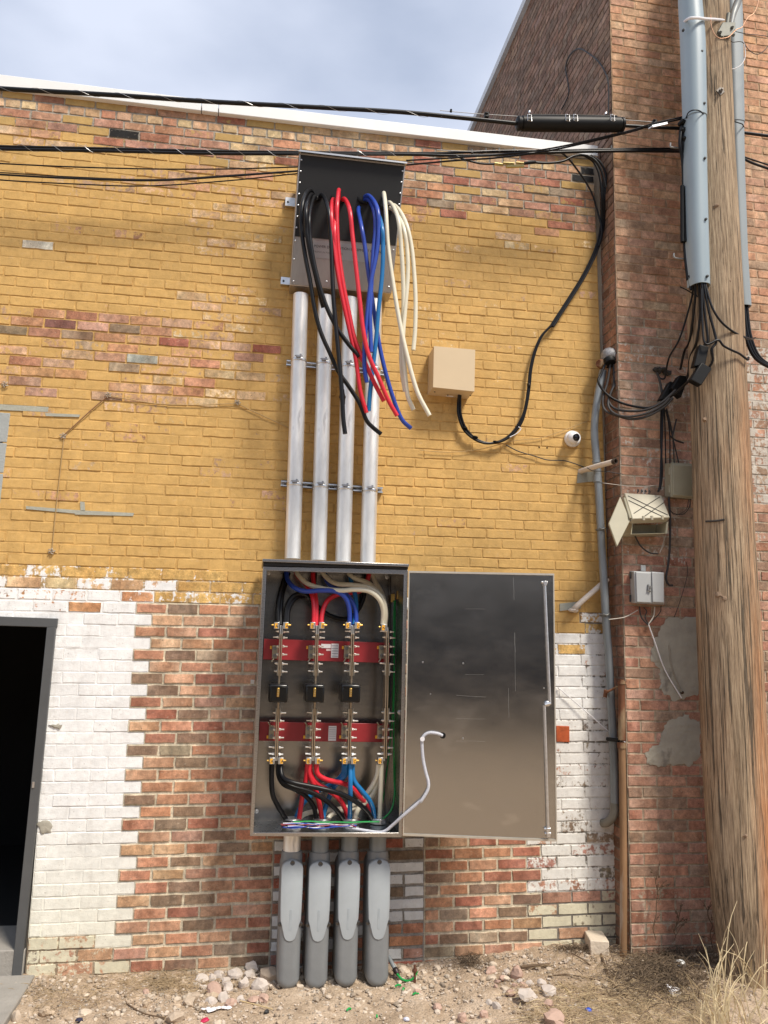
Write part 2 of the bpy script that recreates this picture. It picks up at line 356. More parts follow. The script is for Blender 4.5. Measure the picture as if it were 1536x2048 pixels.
EXPO = [  # worn places of the yellow paint: centre px, py, radii, how much paint is left, brick kinds
    (150, 655, 300, 38, .10, [('salmon', 3), ('rose', 3), ('red', .7), ('brown', .5)]),
    (330, 705, 260, 55, .12, [('rose', 3), ('salmon', 3), ('red', .4), ('grey', 1), ('buff', 1)]),
    (60, 745, 240, 55, .18, [('salmon', 3), ('orange', 2), ('rose', 2)]),
    (260, 790, 150, 40, .32, [('rose', 3), ('salmon', 2)]),
    (430, 770, 170, 62, .30, [('buff', 5), ('tan', 2), ('salmon', 1)]),
    (480, 620, 120, 70, .52, [('buff', 4), ('tan', 2)]),
    (330, 370, 300, 38, .50, [('rose', 3), ('salmon', 2), ('tan', 2)]),
    (470, 440, 140, 110, .52, [('buff', 4), ('rose', 1), ('tan', 2)]),
    (90, 420, 130, 30, .60, [('rose', 2), ('salmon', 2)]),
    (220, 460, 160, 30, .55, [('rose', 2), ('red', .4)]),
    (930, 480, 120, 45, .58, [('buff', 4), ('rose', 1)]),
    (880, 620, 110, 130, .66, [('buff', 4), ('tan', 2)]),
    (1000, 660, 140, 150, .72, [('buff', 4), ('tan', 2)]),
    (200, 870, 180, 26, .55, [('rose', 3), ('red', .4)]),
    (480, 960, 110, 100, .68, [('rose', 3), ('salmon', 1)]),
    (60, 1025, 60, 16, .35, [('rose', 3)]),
    (550, 1010, 80, 60, .60, [('rose', 3), ('red', .4)]),
    (870, 1060, 70, 30, .72, [('rose', 3)]),
]
def yellow_cell(px, py, rr):
    cov, kinds = .975, [('salmon', 3), ('rose', 2), ('tan', 2), ('buff', 2)]
    for cx, cy, rx, ry, cv, kd in EXPO:
        d = math.hypot((px-cx)/rx, (py-cy)/ry)
        if d < 1.25:
            q = cv+(.975-cv)*max(0, min(1, (d-.55)/.7))
            if q < cov: cov, kinds = q, kd
    if cov < .9: cov = min(1, max(0, cov+rr.choice((-.08, 0, .05, .15, .3, .5))))
    if rr.random() < .05: cov = min(cov, rr.uniform(.5, .85))
    return cov, kinds
def cell(a0, a1, b0, b1, col, mort, pc, cb, cm, dep=.005, j=.0048):
    return [a0, a1, b0, b1, *col, *mort, *pc, cb, cm, dep, j]
def xz_px(a, b, off=0): return proj(a*ct-b*st, -off, a*st+b*ct)
P1 = .0137*D; P2 = .01283*D; B0 = .1078*D      # course heights below / above this level
Bs = [B0+k*P2 for k in range(0, 50) if B0+k*P2 < .7175*D]
B_low = [B0-k*P1 for k in range(1, 38)]
rows = sorted(B_low+Bs); BTOP = rows[-1]
AL = -4.6; AC = 2.496
A_long, A_short = -.600, -.700; INF_TOP = AB(400, 1195)[1]; E1, E2 = .219, 1.179
DJ = [(p[0], p[1]) for p in (AB(116, 1240), AB(70.3, 1700), AB(46.3, 1939))]
door_top = AB(100, 1238)[1]; door_right = AB(100, 1400)[0]-.012
low = thing('low_brick_building', (0, 0, GZ), 'low brick building, yellow painted above white, dark doorway at left', 'building')
cells = []; inf_cells = []
rr = random.Random(11)
def put(a0, a1, b0, b1, k):
    px, py = xz_px((a0+a1)/2, (b0+b1)/2)
    if (b0+b1)/2 < door_top:
        if a1 <= door_right+.02: return
        a0 = max(a0, door_right)
    if a1-a0 < .03: return
    if a1 < AB(16, 900)[0] and 820 < py < 1130 and px < 20: return
    yt = interp(px, YTOP); yb = interp(px, YBOT)
    hdr = (a1-a0) < .13
    if py < yt-4:      # bare band under the coping
        if hdr: col = pick(rr, [('buff', 5), ('tan', 3), ('salmon', 1)])
        elif px < 420: col = pick(rr, [('red', 2), ('rose', 4), ('salmon', 3), ('tan', 2), ('buff', 1)])
        else: col = pick(rr, [('red', 2.6), ('rose', 2), ('salmon', 2), ('tan', 3), ('buff', 3), ('grey', .6)])
        cv = rr.choice((0, 0, .15, .3, .42, .8)) if not hdr else 0; col = tuple(.80*col[i]+.20*(.44, .27, .15)[i] for i in range(3))
        cells.append(cell(a0, a1, b0, b1, col, (.37, .33, .27), (.46, .30, .11), cv, .15 if py < yt-25 else .5, .0055)); return
    if py < yb:
        cov, kinds = yellow_cell(px, py, rr); edge = min(1, max(0, (py-yt)/60))
        if edge < 1 and rr.random() < .45*(1-edge): cov = rr.uniform(.05, .6)
        cm = min(.97, .62+.36*cov)
        nb = yb-py
        col = pick(rr, kinds)
        if nb < 20 and (px < 560): cells.append(cell(a0, a1, b0, b1, YEL, YEL, WHT, rr.uniform(.15, .55), .42, .0035)); return
        wq = .40 if cov > .3 else .16; col = tuple((1-wq)*col[i]+wq*(.64, .46, .26)[i] for i in range(3))
        cells.append(cell(a0, a1, b0, b1, col, (.45, .30, .16), (lambda g_: (YEL[0]*g_, YEL[1]*g_, YEL[2]*g_))(rr.uniform(.95, 1.04)), cov, cm, .0032+.002*(cov < .6), .0042)); return
    # white zone
    d = py-yb
    if px > 1040:
        if py > 1790: col, pc, cv, cm = pick(rr, [('tan', 2), ('grey', 2), ('rose', 1)]), CRM, rr.choice((.75, .6, .85, .3)), .12
        elif py > 1640: col, pc, cv, cm = pick(rr, [('rose', 3), ('grey', 2)]), (.75, .74, .70), rr.uniform(.35, .9), .55
        elif py > 1440: col, pc, cv, cm = pick(rr, [('rose', 2), ('grey', 3)]), (.74, .73, .70), rr.uniform(.60, .92), .62
        else: col, pc, cv, cm = pick(rr, [('rose', 1), ('grey', 3)]), (.77, .77, .75), rr.uniform(.78, .95), .76
        if d < 45: cv = rr.uniform(.3, .8); col = YEL; cm = .6
        if px > 1185 and py < 1500: cv *= .85; cm *= .7
        cells.append(cell(a0, a1, b0, b1, col, (.22, .20, .17), pc, cv, cm, .0045)); return
    if d < 50 and 322 < px < 560: cells.append(cell(a0, a1, b0, b1, YEL, (.50, .36, .20), WHT, rr.uniform(.12, .45), .35, .0035)); return
    if d < 24 and px < 560: cells.append(cell(a0, a1, b0, b1, pick(rr, [('tan', 2), ('buff', 2)]) if px < 330 else YEL, (.48, .34, .18), WHT, rr.uniform(.25, .62), .45, .004)); return
    if py < 1232 and px < 330: cells.append(cell(a0, a1, b0, b1, pick(rr, [('orange', 3), ('tan', 2), ('salmon', 1)]), (.5, .4, .28), WHT, rr.uniform(.35, .8), .8, .004)); return
    if py > 1884: cells.append(cell(a0, a1, b0, b1, pick(rr, [('tan', 3), ('grey', 1)]), (.34, .27, .19), CRM, rr.uniform(.3, .85), .4, .005)); return
    warm = max(0, min(1, (py-1600)/320)); pc = tuple(WHT[i]*(1-warm)+(.76, .74, .62)[i]*warm for i in range(3))
    cells.append(cell(a0, a1, b0, b1, (.45, .36, .28), (.40, .33, .25), pc, .985, .965, .0022, .0034))
def infill(a0, a1, b0, b1, jamb=False, white=False):
    if jamb:
        if white: inf_cells.append(cell(a0, a1, b0, b1, (.5, .4, .33), MGREY, (.72, .73, .72), .96, .1, .007, .006))
        else: inf_cells.append(cell(a0, a1, b0, b1, pick(rr, [('salmon', 2), ('red', 2), ('brown', 1), ('rose', 2)]), MGREY, WHT, rr.choice((0, 0, .25)), .05, .006, .006))
        return
    col = pick(rr, [('salmon', 4), ('tan', 5), ('red', 2.0), ('brown', 2.6), ('rose', 1), ('grey', .6)])
    col = tuple((.80*col[i]+.20*(.42, .27, .18)[i])*1.10 for i in range(3))
    inf_cells.append(cell(a0, a1, b0, b1, col, (.56, .49, .37), WHT, 0, 0, .0068, .0058))
for i in range(len(rows)-1):
    b0, b1 = rows[i], rows[i+1]; bm_ = (b0+b1)/2
    if b1 < GZ-.12: continue
    jit = rr.uniform(-.02, .02); par = i % 2; Lh = .2065
    header = rows[i] < AB(300, 240)[1] < rows[i+1]
    if header: Lh = .1045
    if b1 <= INF_TOP+.02:
        edge = A_long if par else A_short; a = edge
        while a > AL: put(a-Lh, a, b0, b1, 'w'); a -= Lh
        k = 0; a = edge; ln = .1937; endL = E1 if bm_ < AB(300, 1690)[1] else 1.9
        while a < endL-.02:
            e = min(a+ln, endL)
            if endL-e < .05: e = endL
            infill(a, e, b0, b1); a = e
        if bm_ < AB(300, 1690)[1]:
            a = E1; q = par
            while a < E2-.02:
                e = min(a+(.205 if rr.random() < .6 else .105), E2)
                if E2-e < .06: e = E2
                pxm = xz_px((a+e)/2, bm_)[0]
                wh = (pxm < 570 and i % 2 == 0) or (pxm > 770 and rr.random() < .85 and bm_ > AB(800, 1850)[1]) or (rr.random() < .22)
                infill(a, e, b0, b1, True, wh); a = e
            a = E2; edge = 1.96 if par else 1.862
            first = .0968 if par == 0 else .1937
            e = a+first; infill(a, e, b0, b1); a = e
            while a < edge-.02:
                e = min(a+ln, edge)
                if edge-e < .05: e = edge
                infill(a, e, b0, b1); a = e
            a = edge
        else: a = 1.9 if par else 1.862
        while a < AC-.001:
            e = min(a+Lh, AC)
            if AC-e < .06: e = AC
            put(a, e, b0, b1, 'w'); a = e
    else:
        a = AL+(par*Lh/2)+jit
        while a < AC-.001:
            e = min(a+Lh*rr.uniform(.985, 1.015), AC)
            if AC-e < .06: e = AC
            put(a, e, b0, b1, 'y'); a = e
def front(off):
    return lambda A, B, H: (A*ct-B*st, -(off+H), A*st+B*ct)
# cement-grey repairs and the black brick: recolour the nearest cells
def recolour(lst, px, py, col, pc=None, cb=0, cm=None, dep=None, n=1):
    a, b = AB(px, py)
    best = sorted(lst, key=lambda c: abs((c[0]+c[1])/2-a)+2*abs((c[2]+c[3])/2-b))[:n]
    for c in best:
        c[4:7] = col; c[13] = cb
        if pc: c[10:13] = pc
        if cm is not None: c[14] = cm
        if dep: c[15] = dep
recolour(cells, 262, 275, (.012, .011, .010)); recolour(cells, 286, 724, (.34, .34, .29)); recolour(cells, 1185, 352, (.02, .02, .02)); recolour(cells, 1160, 351, (.02, .02, .02))
recolour(cells, 75, 484, (.55, .50, .40)); recolour(cells, 392, 592, PAL['buff'], cb=.1); recolour(cells, 133, 648, (.20, .09, .07)); recolour(cells, 352, 690, PAL['red'], cb=.05)
recolour(cells, 560, 700, PAL['red'], cb=.2); recolour(cells, 145, 1212, PAL['orange'], cb=.1)
brick_mesh('painted_wall', cells, front(0), low, seed=3)
brick_mesh('brick_infill', inf_cells, front(.004), low, seed=4, bj=1.35, open_joints=False, label='unpainted red and tan brick infill toothed into the white wall')
# flat backing so that no light leaks between the courses; a hole is left for the doorway
bk = MB(); zt = BTOP+.06
bk.box(((door_right+AC)/2, .06, (GZ-.3+zt)/2), (AC-door_right, .08, zt-GZ+.3)); bk.box(((-6+door_right)/2, .06, (door_top+zt)/2), (door_right+6, .08, zt-door_top))
bk.build('wall_core', mat('old_mortar', (.36, .31, .24), .9, bump=.3), low)
# coping
cp = MB(); z = .007
for (x0, t0, b0_, x1, t1, b1_) in ((-60, 141, 166, 402, 198, 221), (403.5, 198.2, 221.2, 436, 202, 225), (437.5, 202.2, 225.2, 1196, 291.5, 312)):
    cp.quad([(x0, b0_), (x1, b1_), (x1, t1), (x0, t0)], .045, -.35)
cp.build('coping', PAINTW, low, bevel=.004)
MB().box((-1.2, 7.5, P(600, 240).z+.0), (7.35, 14.2, .06)).build('roof', mat('roof_felt', (.25, .25, .25), .9), low)
# doorway: steel frame, dark room, threshold
z0, z1 = P(60, 1891, -.05).z, P(80, 1254, 0).z; xr = P(96.6, 1254, .01).x; xo = P(116, 1240, .01).x
fr = MB(); fr.box(((xr+xo)/2-.005, .035, (z0-.15+z1)/2), (xo-xr, .12, z1-z0+.15)); fr.box((xo-.65, .035, z1+.028), (1.30, .12, .056)); fr.box((xo-1.28, .035, (z0-.15+z1)/2), (.06, .12, z1-z0+.15))
fr.box((xr-.012, .075, (z0+z1)/2), (.024, .03, z1-z0-.002))
fr.build('door_frame', DFRAME, low, bevel=.003)
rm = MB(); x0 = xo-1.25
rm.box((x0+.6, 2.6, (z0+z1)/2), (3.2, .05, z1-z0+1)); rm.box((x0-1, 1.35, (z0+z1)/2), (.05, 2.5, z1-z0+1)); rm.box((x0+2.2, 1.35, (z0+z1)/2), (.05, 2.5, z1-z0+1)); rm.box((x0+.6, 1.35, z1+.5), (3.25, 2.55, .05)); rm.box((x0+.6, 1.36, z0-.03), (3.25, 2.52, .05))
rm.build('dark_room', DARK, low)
MB().box((x0+.3, .2, z0-.2), (1.9, .44, .4)).build('threshold', CONC, low, bevel=.006)
MB().box((xr+.010, -.028, P(70, 1568).z), (.012, .006, .035)).build('strike_plate', ZINC, low)
# blocked window at the left edge of the photograph
bw = MB(); zt_, zb_ = P(10, 825).z, P(2, 1140).z; xe = P(20, 900).x-.012; k = 0
while zt_-k*.2 > zb_: bw.box((xe-.41+(k % 2)*.0, .008, zt_-.1-k*.2), (.80, .03, .193)); k += 1
bw.build('concrete_block_infill', mat('grey_block', (.34, .36, .35), .85, var=.08, bump=.4, bs=70), low, bevel=.004, smooth=False)
MB().quad([(-40, 818), (96, 824), (97, 814), (-40, 806)], .007, 0).build('cement_lintel_repair', mat('cement_patch', (.36, .36, .30), .9, bump=.3), low)
sm_ = MB()
for q in (((52, 1012), (150, 1020), (150, 1027), (52, 1018)), ((150, 1020), (268, 1026), (266, 1032), (150, 1029)), ((90, 826), (160, 829), (158, 834), (92, 832)), ((160, 1003), (169, 1004), (170, 1022), (161, 1021))):
    sm_.quad([q[3], q[2], q[1], q[0]], .0085, 0)
sm_.each('mortar_smear', MATS['cement_patch'], low)
# ---------------------------------------------------------------- tall building behind / to the right
PO = .21; XC = 2.4955; ZT = 6.65
tall = thing('tall_brick_building', (XC, 0, GZ), 'tall brown brick building with sloping bright roof edge, behind the pole', 'building')
pc_ = []; q = random.Random(5); pitch = .0692
aC = XC*ct; nrow = int((8.2+1)/pitch)
def inpoly(x, y, poly):
    c = False; j = len(poly)-1
    for i in range(len(poly)):
        if (poly[i][1] > y) != (poly[j][1] > y) and x < (poly[j][0]-poly[i][0])*(y-poly[i][1])/(poly[j][1]-poly[i][1])+poly[i][0]: c = not c
        j = i
    return c
PATCH = [[(1300, 1270), (1330, 1240), (1405, 1235), (1405, 1370), (1330, 1400), (1303, 1380)], [(1325, 1470), (1345, 1435), (1395, 1435), (1400, 1530), (1330, 1532), (1300, 1500)], [(1300, 1490), (1335, 1490), (1335, 1530), (1290, 1510)]]
zr = GZ-.15
for i in range(nrow):
    b0 = zr+i*pitch; b1 = b0+pitch; a = XC; Lh = .2065; off0 = (i % 2)*Lh/2
    first = True
    if b0 > ZT: break
    while a < 4.9:
        e = a+(Lh if not (first and i % 2) else Lh/2); first = False
        px, py = proj((a+e)/2, -PO, (b0+b1)/2)
        if py > 1120: opt, mean, mort = [('red', 4), ('rose', 3), ('salmon', 2), ('brown', 2), ('grey', 1)], (.25, .155, .108), (.30, .24, .175)
        elif py > 640: opt, mean, mort = [('rose', 4), ('grey', 1.5), ('salmon', 2), ('brown', 1)], (.30, .19, .13), (.33, .27, .20)
        elif py > 330: opt, mean, mort = [('salmon', 4), ('rose', 3), ('tan', 2), ('grey', 1), ('brown', .4)], (.345, .215, .132), (.38, .26, .17)
        else: opt, mean, mort = [('tan', 5), ('salmon', 4), ('rose', 1.5), ('orange', 1), ('brown', .4)], (.37, .22, .125), (.35, .24, .145)
        if q.random() < .07: opt = [('brown', 1), ('grey', 1)]
        pk = pick(q, opt); col = tuple((.45*pk[i]*.85+.55*mean[i])*1.38 for i in range(3)); mort = tuple(v*1.25 for v in mort)
        cb, cm, pcol = 0, 0, (.52, .48, .42)
        if 660 < py < 1130: cb, cm = q.choice((.1, .25, .32, .4)), .38
        if px > 1480 and 700 < py < 1000: cb, cm = .5, .6
        dep, jn = .004, .0046
        if False: cb = cm = .975; pcol = (.38, .35, .29); dep = .0006; col = (.38, .35, .29); mort = col
        elif py > 1780: cb, cm = .35, .4; pcol = (.40, .33, .25)
        pc_.append(cell(a, e, b0, b1, col, mort, pcol, cb, cm, dep, jn)); a = e
brick_mesh('front_wall', pc_, lambda A, B, H: (A, -(PO+H), B), tall, seed=9)
sw = []
for i in range(nrow):
    b0 = zr+i*pitch; b1 = b0+pitch; a = -.205 if i % 2 else -.205+.1; 
    if b0 > ZT: break
    hi = b0 > 3.2
    aend = 9.5 if hi else 0.05
    if a > -.205: sw.append((-.208, a, b0, b1))
    while a < aend: sw.append((a, a+.2065, b0, b1)); a += .2065
sc_ = []
for a, e, b0, b1 in sw:
    pk = pick(q, [('salmon', 2), ('rose', 3), ('brown', 3), ('tan', 2)]); hi = b0 > 3; col = tuple(.22*pk[i]+.78*((.19, .12, .085) if hi else (.26, .14, .09))[i] for i in range(3)); mort = (.12, .08, .06) if hi else (.27, .21, .16)  # shade on this side is put into darker brick colours than the front
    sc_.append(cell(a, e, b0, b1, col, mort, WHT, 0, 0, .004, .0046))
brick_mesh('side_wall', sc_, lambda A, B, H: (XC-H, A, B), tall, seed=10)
MB().box((XC+4.05, 7, (GZ+ZT)/2-.2), (8, 14.3, ZT-GZ+.1)).build('wall_core', MATS['old_mortar'], tall)
MB().box((XC-.005, 4.6, ZT+.03), (.09, 9.9, .09)).build('roof_edge', mat('pale_roof_edge', (.55, .57, .6), .5), tall)

CEM = mat('rough_cement', (.36, .335, .275), .92, var=.22, vs=7, bump=.8, bs=22, spots=((.22, .20, .165), 6, .60))
def blotch(name, poly, off, mt, parent, th=.006, seed=1, sub=9):
    q_ = random.Random(seed); pts = []
    for k in range(len(poly)):
        (x0, y0), (x1, y1) = poly[k], poly[(k+1) % len(poly)]
        for j in range(sub):
            t = j/sub; x, y = x0+(x1-x0)*t, y0+(y1-y0)*t; n_ = mnoise.noise(Vector((x*.09, y*.09, seed)))*7+mnoise.noise(Vector((x*.35, y*.35, seed)))*3.5; d_ = math.hypot(x1-x0, y1-y0); pts.append((x+(y1-y0)/d_*n_, y-(x1-x0)/d_*n_))
    c_ = (sum(p[0] for p in pts)/len(pts), sum(p[1] for p in pts)/len(pts)); vs = []; n = len(pts)
    for sc2, o in ((1, .0), (.99, th*.8), (.93, th), (.6, th*1.5), (.25, th*1.5)):
        for x, y in pts: vs.append(P(c_[0]+(x-c_[0])*sc2, c_[1]+(y-c_[1])*sc2, off+o+.0015*mnoise.noise(Vector((x*.2*sc2, y*.2, 3)))))
    vs.append(P(*c_, off+th*1.5)); fs = [(r*n+k, r*n+(k+1) % n, (r+1)*n+(k+1) % n, (r+1)*n+k) for r in range(4) for k in range(n)]+[(4*n+k, 4*n+(k+1) % n, 5*n) for k in range(n)]
    return MB().add(vs, fs).build(name, mt, parent)
blotch('cement_patch', [(1330, 1240), (1405, 1232), (1408, 1372), (1395, 1392), (1345, 1402), (1318, 1378), (1322, 1345), (1302, 1318), (1310, 1275)], PO+.002, CEM, tall, seed=2)
blotch('cement_patch', [(1340, 1437), (1378, 1430), (1398, 1448), (1402, 1512), (1380, 1530), (1330, 1532), (1292, 1528), (1290, 1502), (1318, 1488), (1326, 1458)], PO+.002, CEM, tall, seed=4)
blotch('cement_patch', [(78, 1645), (92, 1640), (104, 1648), (103, 1664), (86, 1668), (77, 1660)], .002, CEM, low, seed=5, sub=4)
blotch('cement_patch', [(97, 1452), (112, 1449), (126, 1453), (112, 1457)], .003, CEM, low, seed=6, sub=4)
# ---------------------------------------------------------------- cable tap box high on the wall
OB, OT = .17, .42                                  # how far its slanted front stands out, bottom / top
def fo(py): return OB+(OT-OB)*max(0, min(1.1, (578-py)/(578-315)))
tap = thing('cable_tap_box', P(680, 590, 0), 'tall steel cable tap box with black upper front, mounted high above the conduits', 'cable box')
TL, TR, BR, BL = P(599, 306, OT), P(811, 330, OT), P(783, 587, OB), P(580, 570, OB)
def back(p, o=.03): return Vector((p.x, -o, p.z))
bk_ = [back(TL), back(TR), back(BR), back(BL)]; bk_[0].z -= .05; bk_[1].z -= .05
MB().hexa([BL, BR, TR, TL], [bk_[3], bk_[2], bk_[1], bk_[0]]).build('housing', TSTEEL, tap, bevel=.003)
def fp(u_, v_, lift=.003):                         # u across, v down the slanted front
    a = TL.lerp(TR, u_); b = BL.lerp(BR, u_); n = (BR-BL).cross(TL-BL).normalized(); return a.lerp(b, v_)+n*lift*(1 if n.y < 0 else -1)
def fpan(m_, u0, v0, u1, v1, h=.004, l=.0):
    q = [(u0, v1), (u1, v1), (u1, v0), (u0, v0)]; m_.hexa([fp(a, b, l+h) for a, b in q], [fp(a, b, l) for a, b in q]); return m_
fpan(MB(), .012, .012, .988, .625).build('black_front_panel', mat('matt_black_panel', (.004, .004, .0045), .6, var=.1), tap)
fpan(MB(), .012, .632, .988, .992, .003).build('steel_front_panel', TSTEEL, tap)
tf = MB(); tf.hexa([TL+Vector((-.004, -.03, -.008)), TR+Vector((.006, -.03, -.008)), TR+Vector((.006, -.03, .004)), TL+Vector((-.004, -.03, .004))], [TL+Vector((-.004, .0, -.002)), TR+Vector((.006, 0, -.002)), back(TR)+Vector((0, 0, .0)), back(TL)])
tf.build('top_flange', STEEL, tap)
for k in range(14):
    u_, v_ = ((.022, .05+.085*k) if k < 7 else (.978, .05+.085*(k-7)))
    if k in (12, 13): continue
    MB().lathe(fp(u_, v_, .003), (0, -1, 0), [(.0065, 0), (.006, .003), (.003, .005)], 8).build('screw', ZINC, tap)
for u_, v_ in ((.02, .66), (.02, .80), (.03, .97), (.35, .95), (.97, .66), (.965, .95)): MB().lathe(fp(u_, v_, .003), (0, -1, 0), [(.0065, 0), (.006, .003), (.003, .005)], 8).build('screw', ZINC, tap)
npl = fpan(MB(), .19, .645, .80, .775, .0012, .0035).build('nameplate', mat('brushed_nameplate', (.55, .55, .54), .4, 1., var=.04), tap)
e0 = fp(0, .7)-fp(1, .7); tiltx = math.atan2((TL-BL).y, (TL-BL).z)
text('POWER DISTRIBUTION EQUIPMENT CO., INC.', 'maker_name', fp(.20, .695, .0052), .0235, INK, npl, (math.pi/2-tiltx, -math.atan2(e0.z, -e0.x)*-1, 0))
text('FRANKLIN PARK, ILLINOIS', 'maker_town', fp(.20, .735, .0052), .017, mat('grey_ink', (.16, .16, .16), .6), npl, (math.pi/2-tiltx, -math.atan2(e0.z, -e0.x)*-1, 0))
for (x0, y0, x1, y1) in ((570, 397, 600, 411), (561, 556, 590, 568)):
    t_ = MB(); t_.pbox(x0, y0, x1, y1, .034, .008); t_.build('mounting_tab', ZINC, tap, bevel=.002)
    MB().lathe(P((x0+x0+12)/2, (y0+y1)/2, .033), (0, -1, 0), [(.008, 0), (.007, .005), (.003, .006)], 8).build('bolt', mat('dark_bolt', (.05, .05, .05), .4, 1.), tap)
# ragged rubber openings where the cable sets leave the slanted front
HOLES = [(628, 392), (676, 398), (728, 398), (765, 408)]
for hx, hy in HOLES: MB().lathe(P(hx, hy, fo(hy)-.005), (0, -1, .35), [(.052, 0), (.052, .012), (.043, .020), (.038, .004)], 18).build('bushing', BLACK, tap)
# ---------------------------------------------------------------- four vertical conduits and their struts
PX = [((601.5, 590), (585, 1118)), ((651.5, 594), (637, 1121)), ((700.5, 598), (686, 1124)), ((749.5, 602), (735.5, 1127))]
names = ['leftmost', 'second from left', 'third from left', 'rightmost']
for i, (a, b) in enumerate(PX):
    pa, pb = P(*a, .10), P(*b, .10)
    c_ = thing('conduit', pb, ['bright metal conduit farthest left of the four between tap box and cabinet', 'bright metal conduit second from left of the four above the cabinet', 'bright metal conduit third from left above the cabinet, behind hanging cables', 'bright metal conduit farthest right of the four above the cabinet'][i], 'conduit', 'metal conduits between the two boxes')
    MB().tube([pa, pb], .0515, n=28, sm=1).build('pipe', GALV, c_)
    for sy in (722+i*6.0, 970+i*4):
        cx = a[0]+(b[0]-a[0])*(sy-a[1])/(b[1]-a[1]); p = P(cx, sy, .10)
        s_ = MB().lathe(p-Vector((0, 0, .010)), (0, 0, 1), [(.0530, 0), (.0545, .002), (.0545, .018), (.0530, .020)], 28).build('strap', ZINC, c_)
        q_ = MB(); q_.box((p.x-.006, p.y-.060, p.z+.012), (.034, .014, .012)); q_.tube([p+Vector((-.030, -.062, .014)), p+Vector((.022, -.062, .014))], .0035, n=6, sm=1); q_.box((p.x+.008, p.y-.062, p.z+.020), (.012, .012, .014))
        q_.build('strap_bolt', mat('strap_bolt_metal', (.30, .30, .31), .45, 1., var=.3), s_)
for (x0, y0, x1, y1), lb in (((573, 726, 772, 747), 'upper steel strut channel on the wall behind the conduits'), ((562, 967, 765, 981), 'lower steel strut channel on the wall behind the conduits')):
    a, b = P(x0, y0, .03), P(x1, y1, .03); t = thing('strut_channel', a, lb, 'strut channel', 'strut channels behind the conduits'); h = .021
    m_ = MB(); n_ = Vector((0, 0, 1))
    for (o0, o1, za, zb) in ((.004, .0, -h, h), (.042, .0, h-.0025, h), (.042, 0, -h, -h+.0025), (.042, .0395, h-.011, h), (.042, .0395, -h, -h+.011)):
        m_.hexa([Vector((a.x, -o0, a.z+za)), Vector((b.x, -o0, b.z+za)), Vector((b.x, -o0, b.z+zb)), Vector((a.x, -o0, a.z+zb))], [Vector((a.x, -o1, a.z+za)), Vector((b.x, -o1, b.z+za)), Vector((b.x, -o1, b.z+zb)), Vector((a.x, -o1, a.z+zb))])
    m_.build('channel', ZINC, t, smooth=False)
    sl_ = MB()
    for k in range(9):
        p = a.lerp(b, (k+.5)/9); sl_.box((p.x, -.0048, p.z), (.030, .002, .012))
    sl_.each('slot', mat('slot_shadow', (.02, .02, .02), .9), t)
# ---------------------------------------------------------------- hanging cable sets
def c1(x, y): return 480+x/3.302, 280+y/3.302
def hang(pts, m, lb, cat, grp, o_out=.60, o_end=.55, r=.0138):
    q = []; n = len(pts); acc = 0
    y0 = pts[0][1]
    for k, (x, y) in enumerate(pts):
        px, py = c1(x, y)
        if k == 0: o = fo(py)-.04
        elif k == 1: o = fo(py)+.07
        elif k == 2: o = max(o_out-.02, fo(py)+.06)
        else: o = o_out+(o_end-o_out)*(k-2)/(n-3)
        q.append((px, py, o))
    o_ = MB().tube(ppts(q, 0), r, n=12, sm=7); ob = o_.build('power_cable', m, None, label=lb, cat=cat, group=grp)
    return ob
BK = [([(495, 385), (460, 330), (418, 400), (404, 560), (430, 760), (463, 930), (490, 1100), (530, 1260), (590, 1400), (650, 1530), (720, 1630), (790, 1740), (835, 1850), (880, 1900), (932, 1942)], 'black cable hanging from tap box, its end reaching lowest and bent right'),
      ([(505, 395), (465, 360), (438, 450), (440, 600), (462, 740), (500, 900), (530, 1030), (550, 1108)], 'shortest black cable hanging from the tap box, ending beside second conduit'),
      ([(512, 400), (486, 380), (458, 500), (462, 640), (486, 800), (525, 960), (575, 1110), (640, 1240), (710, 1340), (788, 1432)], 'black cable hanging from tap box and ending over the third conduit'),
      ([(520, 385), (548, 365), (582, 450), (600, 620), (608, 850), (618, 1050), (634, 1230), (655, 1450), (668, 1600), (676, 1720), (682, 1840), (694, 1940)], 'straight black cable hanging from tap box with taped lower end')]
RD = [([(640, 430), (615, 392), (603, 470), (615, 650), (640, 850), (680, 1060), (726, 1270), (765, 1450), (795, 1660), (836, 1802)], 'red cable hanging from tap box, leftmost of the red set, straight end'),
      ([(650, 440), (653, 330), (644, 400), (640, 520), (650, 720), (682, 950), (722, 1150), (760, 1320), (830, 1480), (890, 1610), (950, 1725)], 'red cable rising highest out of the tap box before it drops'),
      ([(662, 430), (688, 388), (724, 460), (742, 620), (764, 820), (790, 1050), (813, 1250), (850, 1420), (920, 1580), (975, 1710), (1038, 1822)], 'red cable on the right of the red set, its end reaching farthest right'),
      ([(640, 450), (630, 420), (624, 560), (632, 740), (660, 930), (700, 1130), (745, 1330), (790, 1430), (815, 1460)], 'short red cable in the middle of the hanging red set')]
BU = [([(800, 400), (850, 368), (906, 450), (916, 600), (900, 760), (862, 950), (840, 1150), (824, 1350), (822, 1500), (838, 1602)], 'dark blue cable hanging from tap box, lower end in front of fourth conduit'),
      ([(802, 410), (850, 395), (888, 480), (894, 600), (880, 740), (868, 950), (858, 1150), (862, 1300), (866, 1402)], 'shortest dark blue cable hanging from the tap box'),
      ([(790, 430), (782, 470), (800, 560), (824, 700), (848, 880), (876, 1070), (905, 1270), (950, 1490), (1010, 1700), (1066, 1840), (1130, 1905)], 'dark blue cable crossing the others to end lowest and farthest right of its set'),
      ([(840, 425), (890, 440), (935, 560), (945, 700), (938, 900), (915, 1120), (900, 1300), (878, 1500), (858, 1680), (850, 1790)], 'lighter teal blue cable hanging from the tap box')]
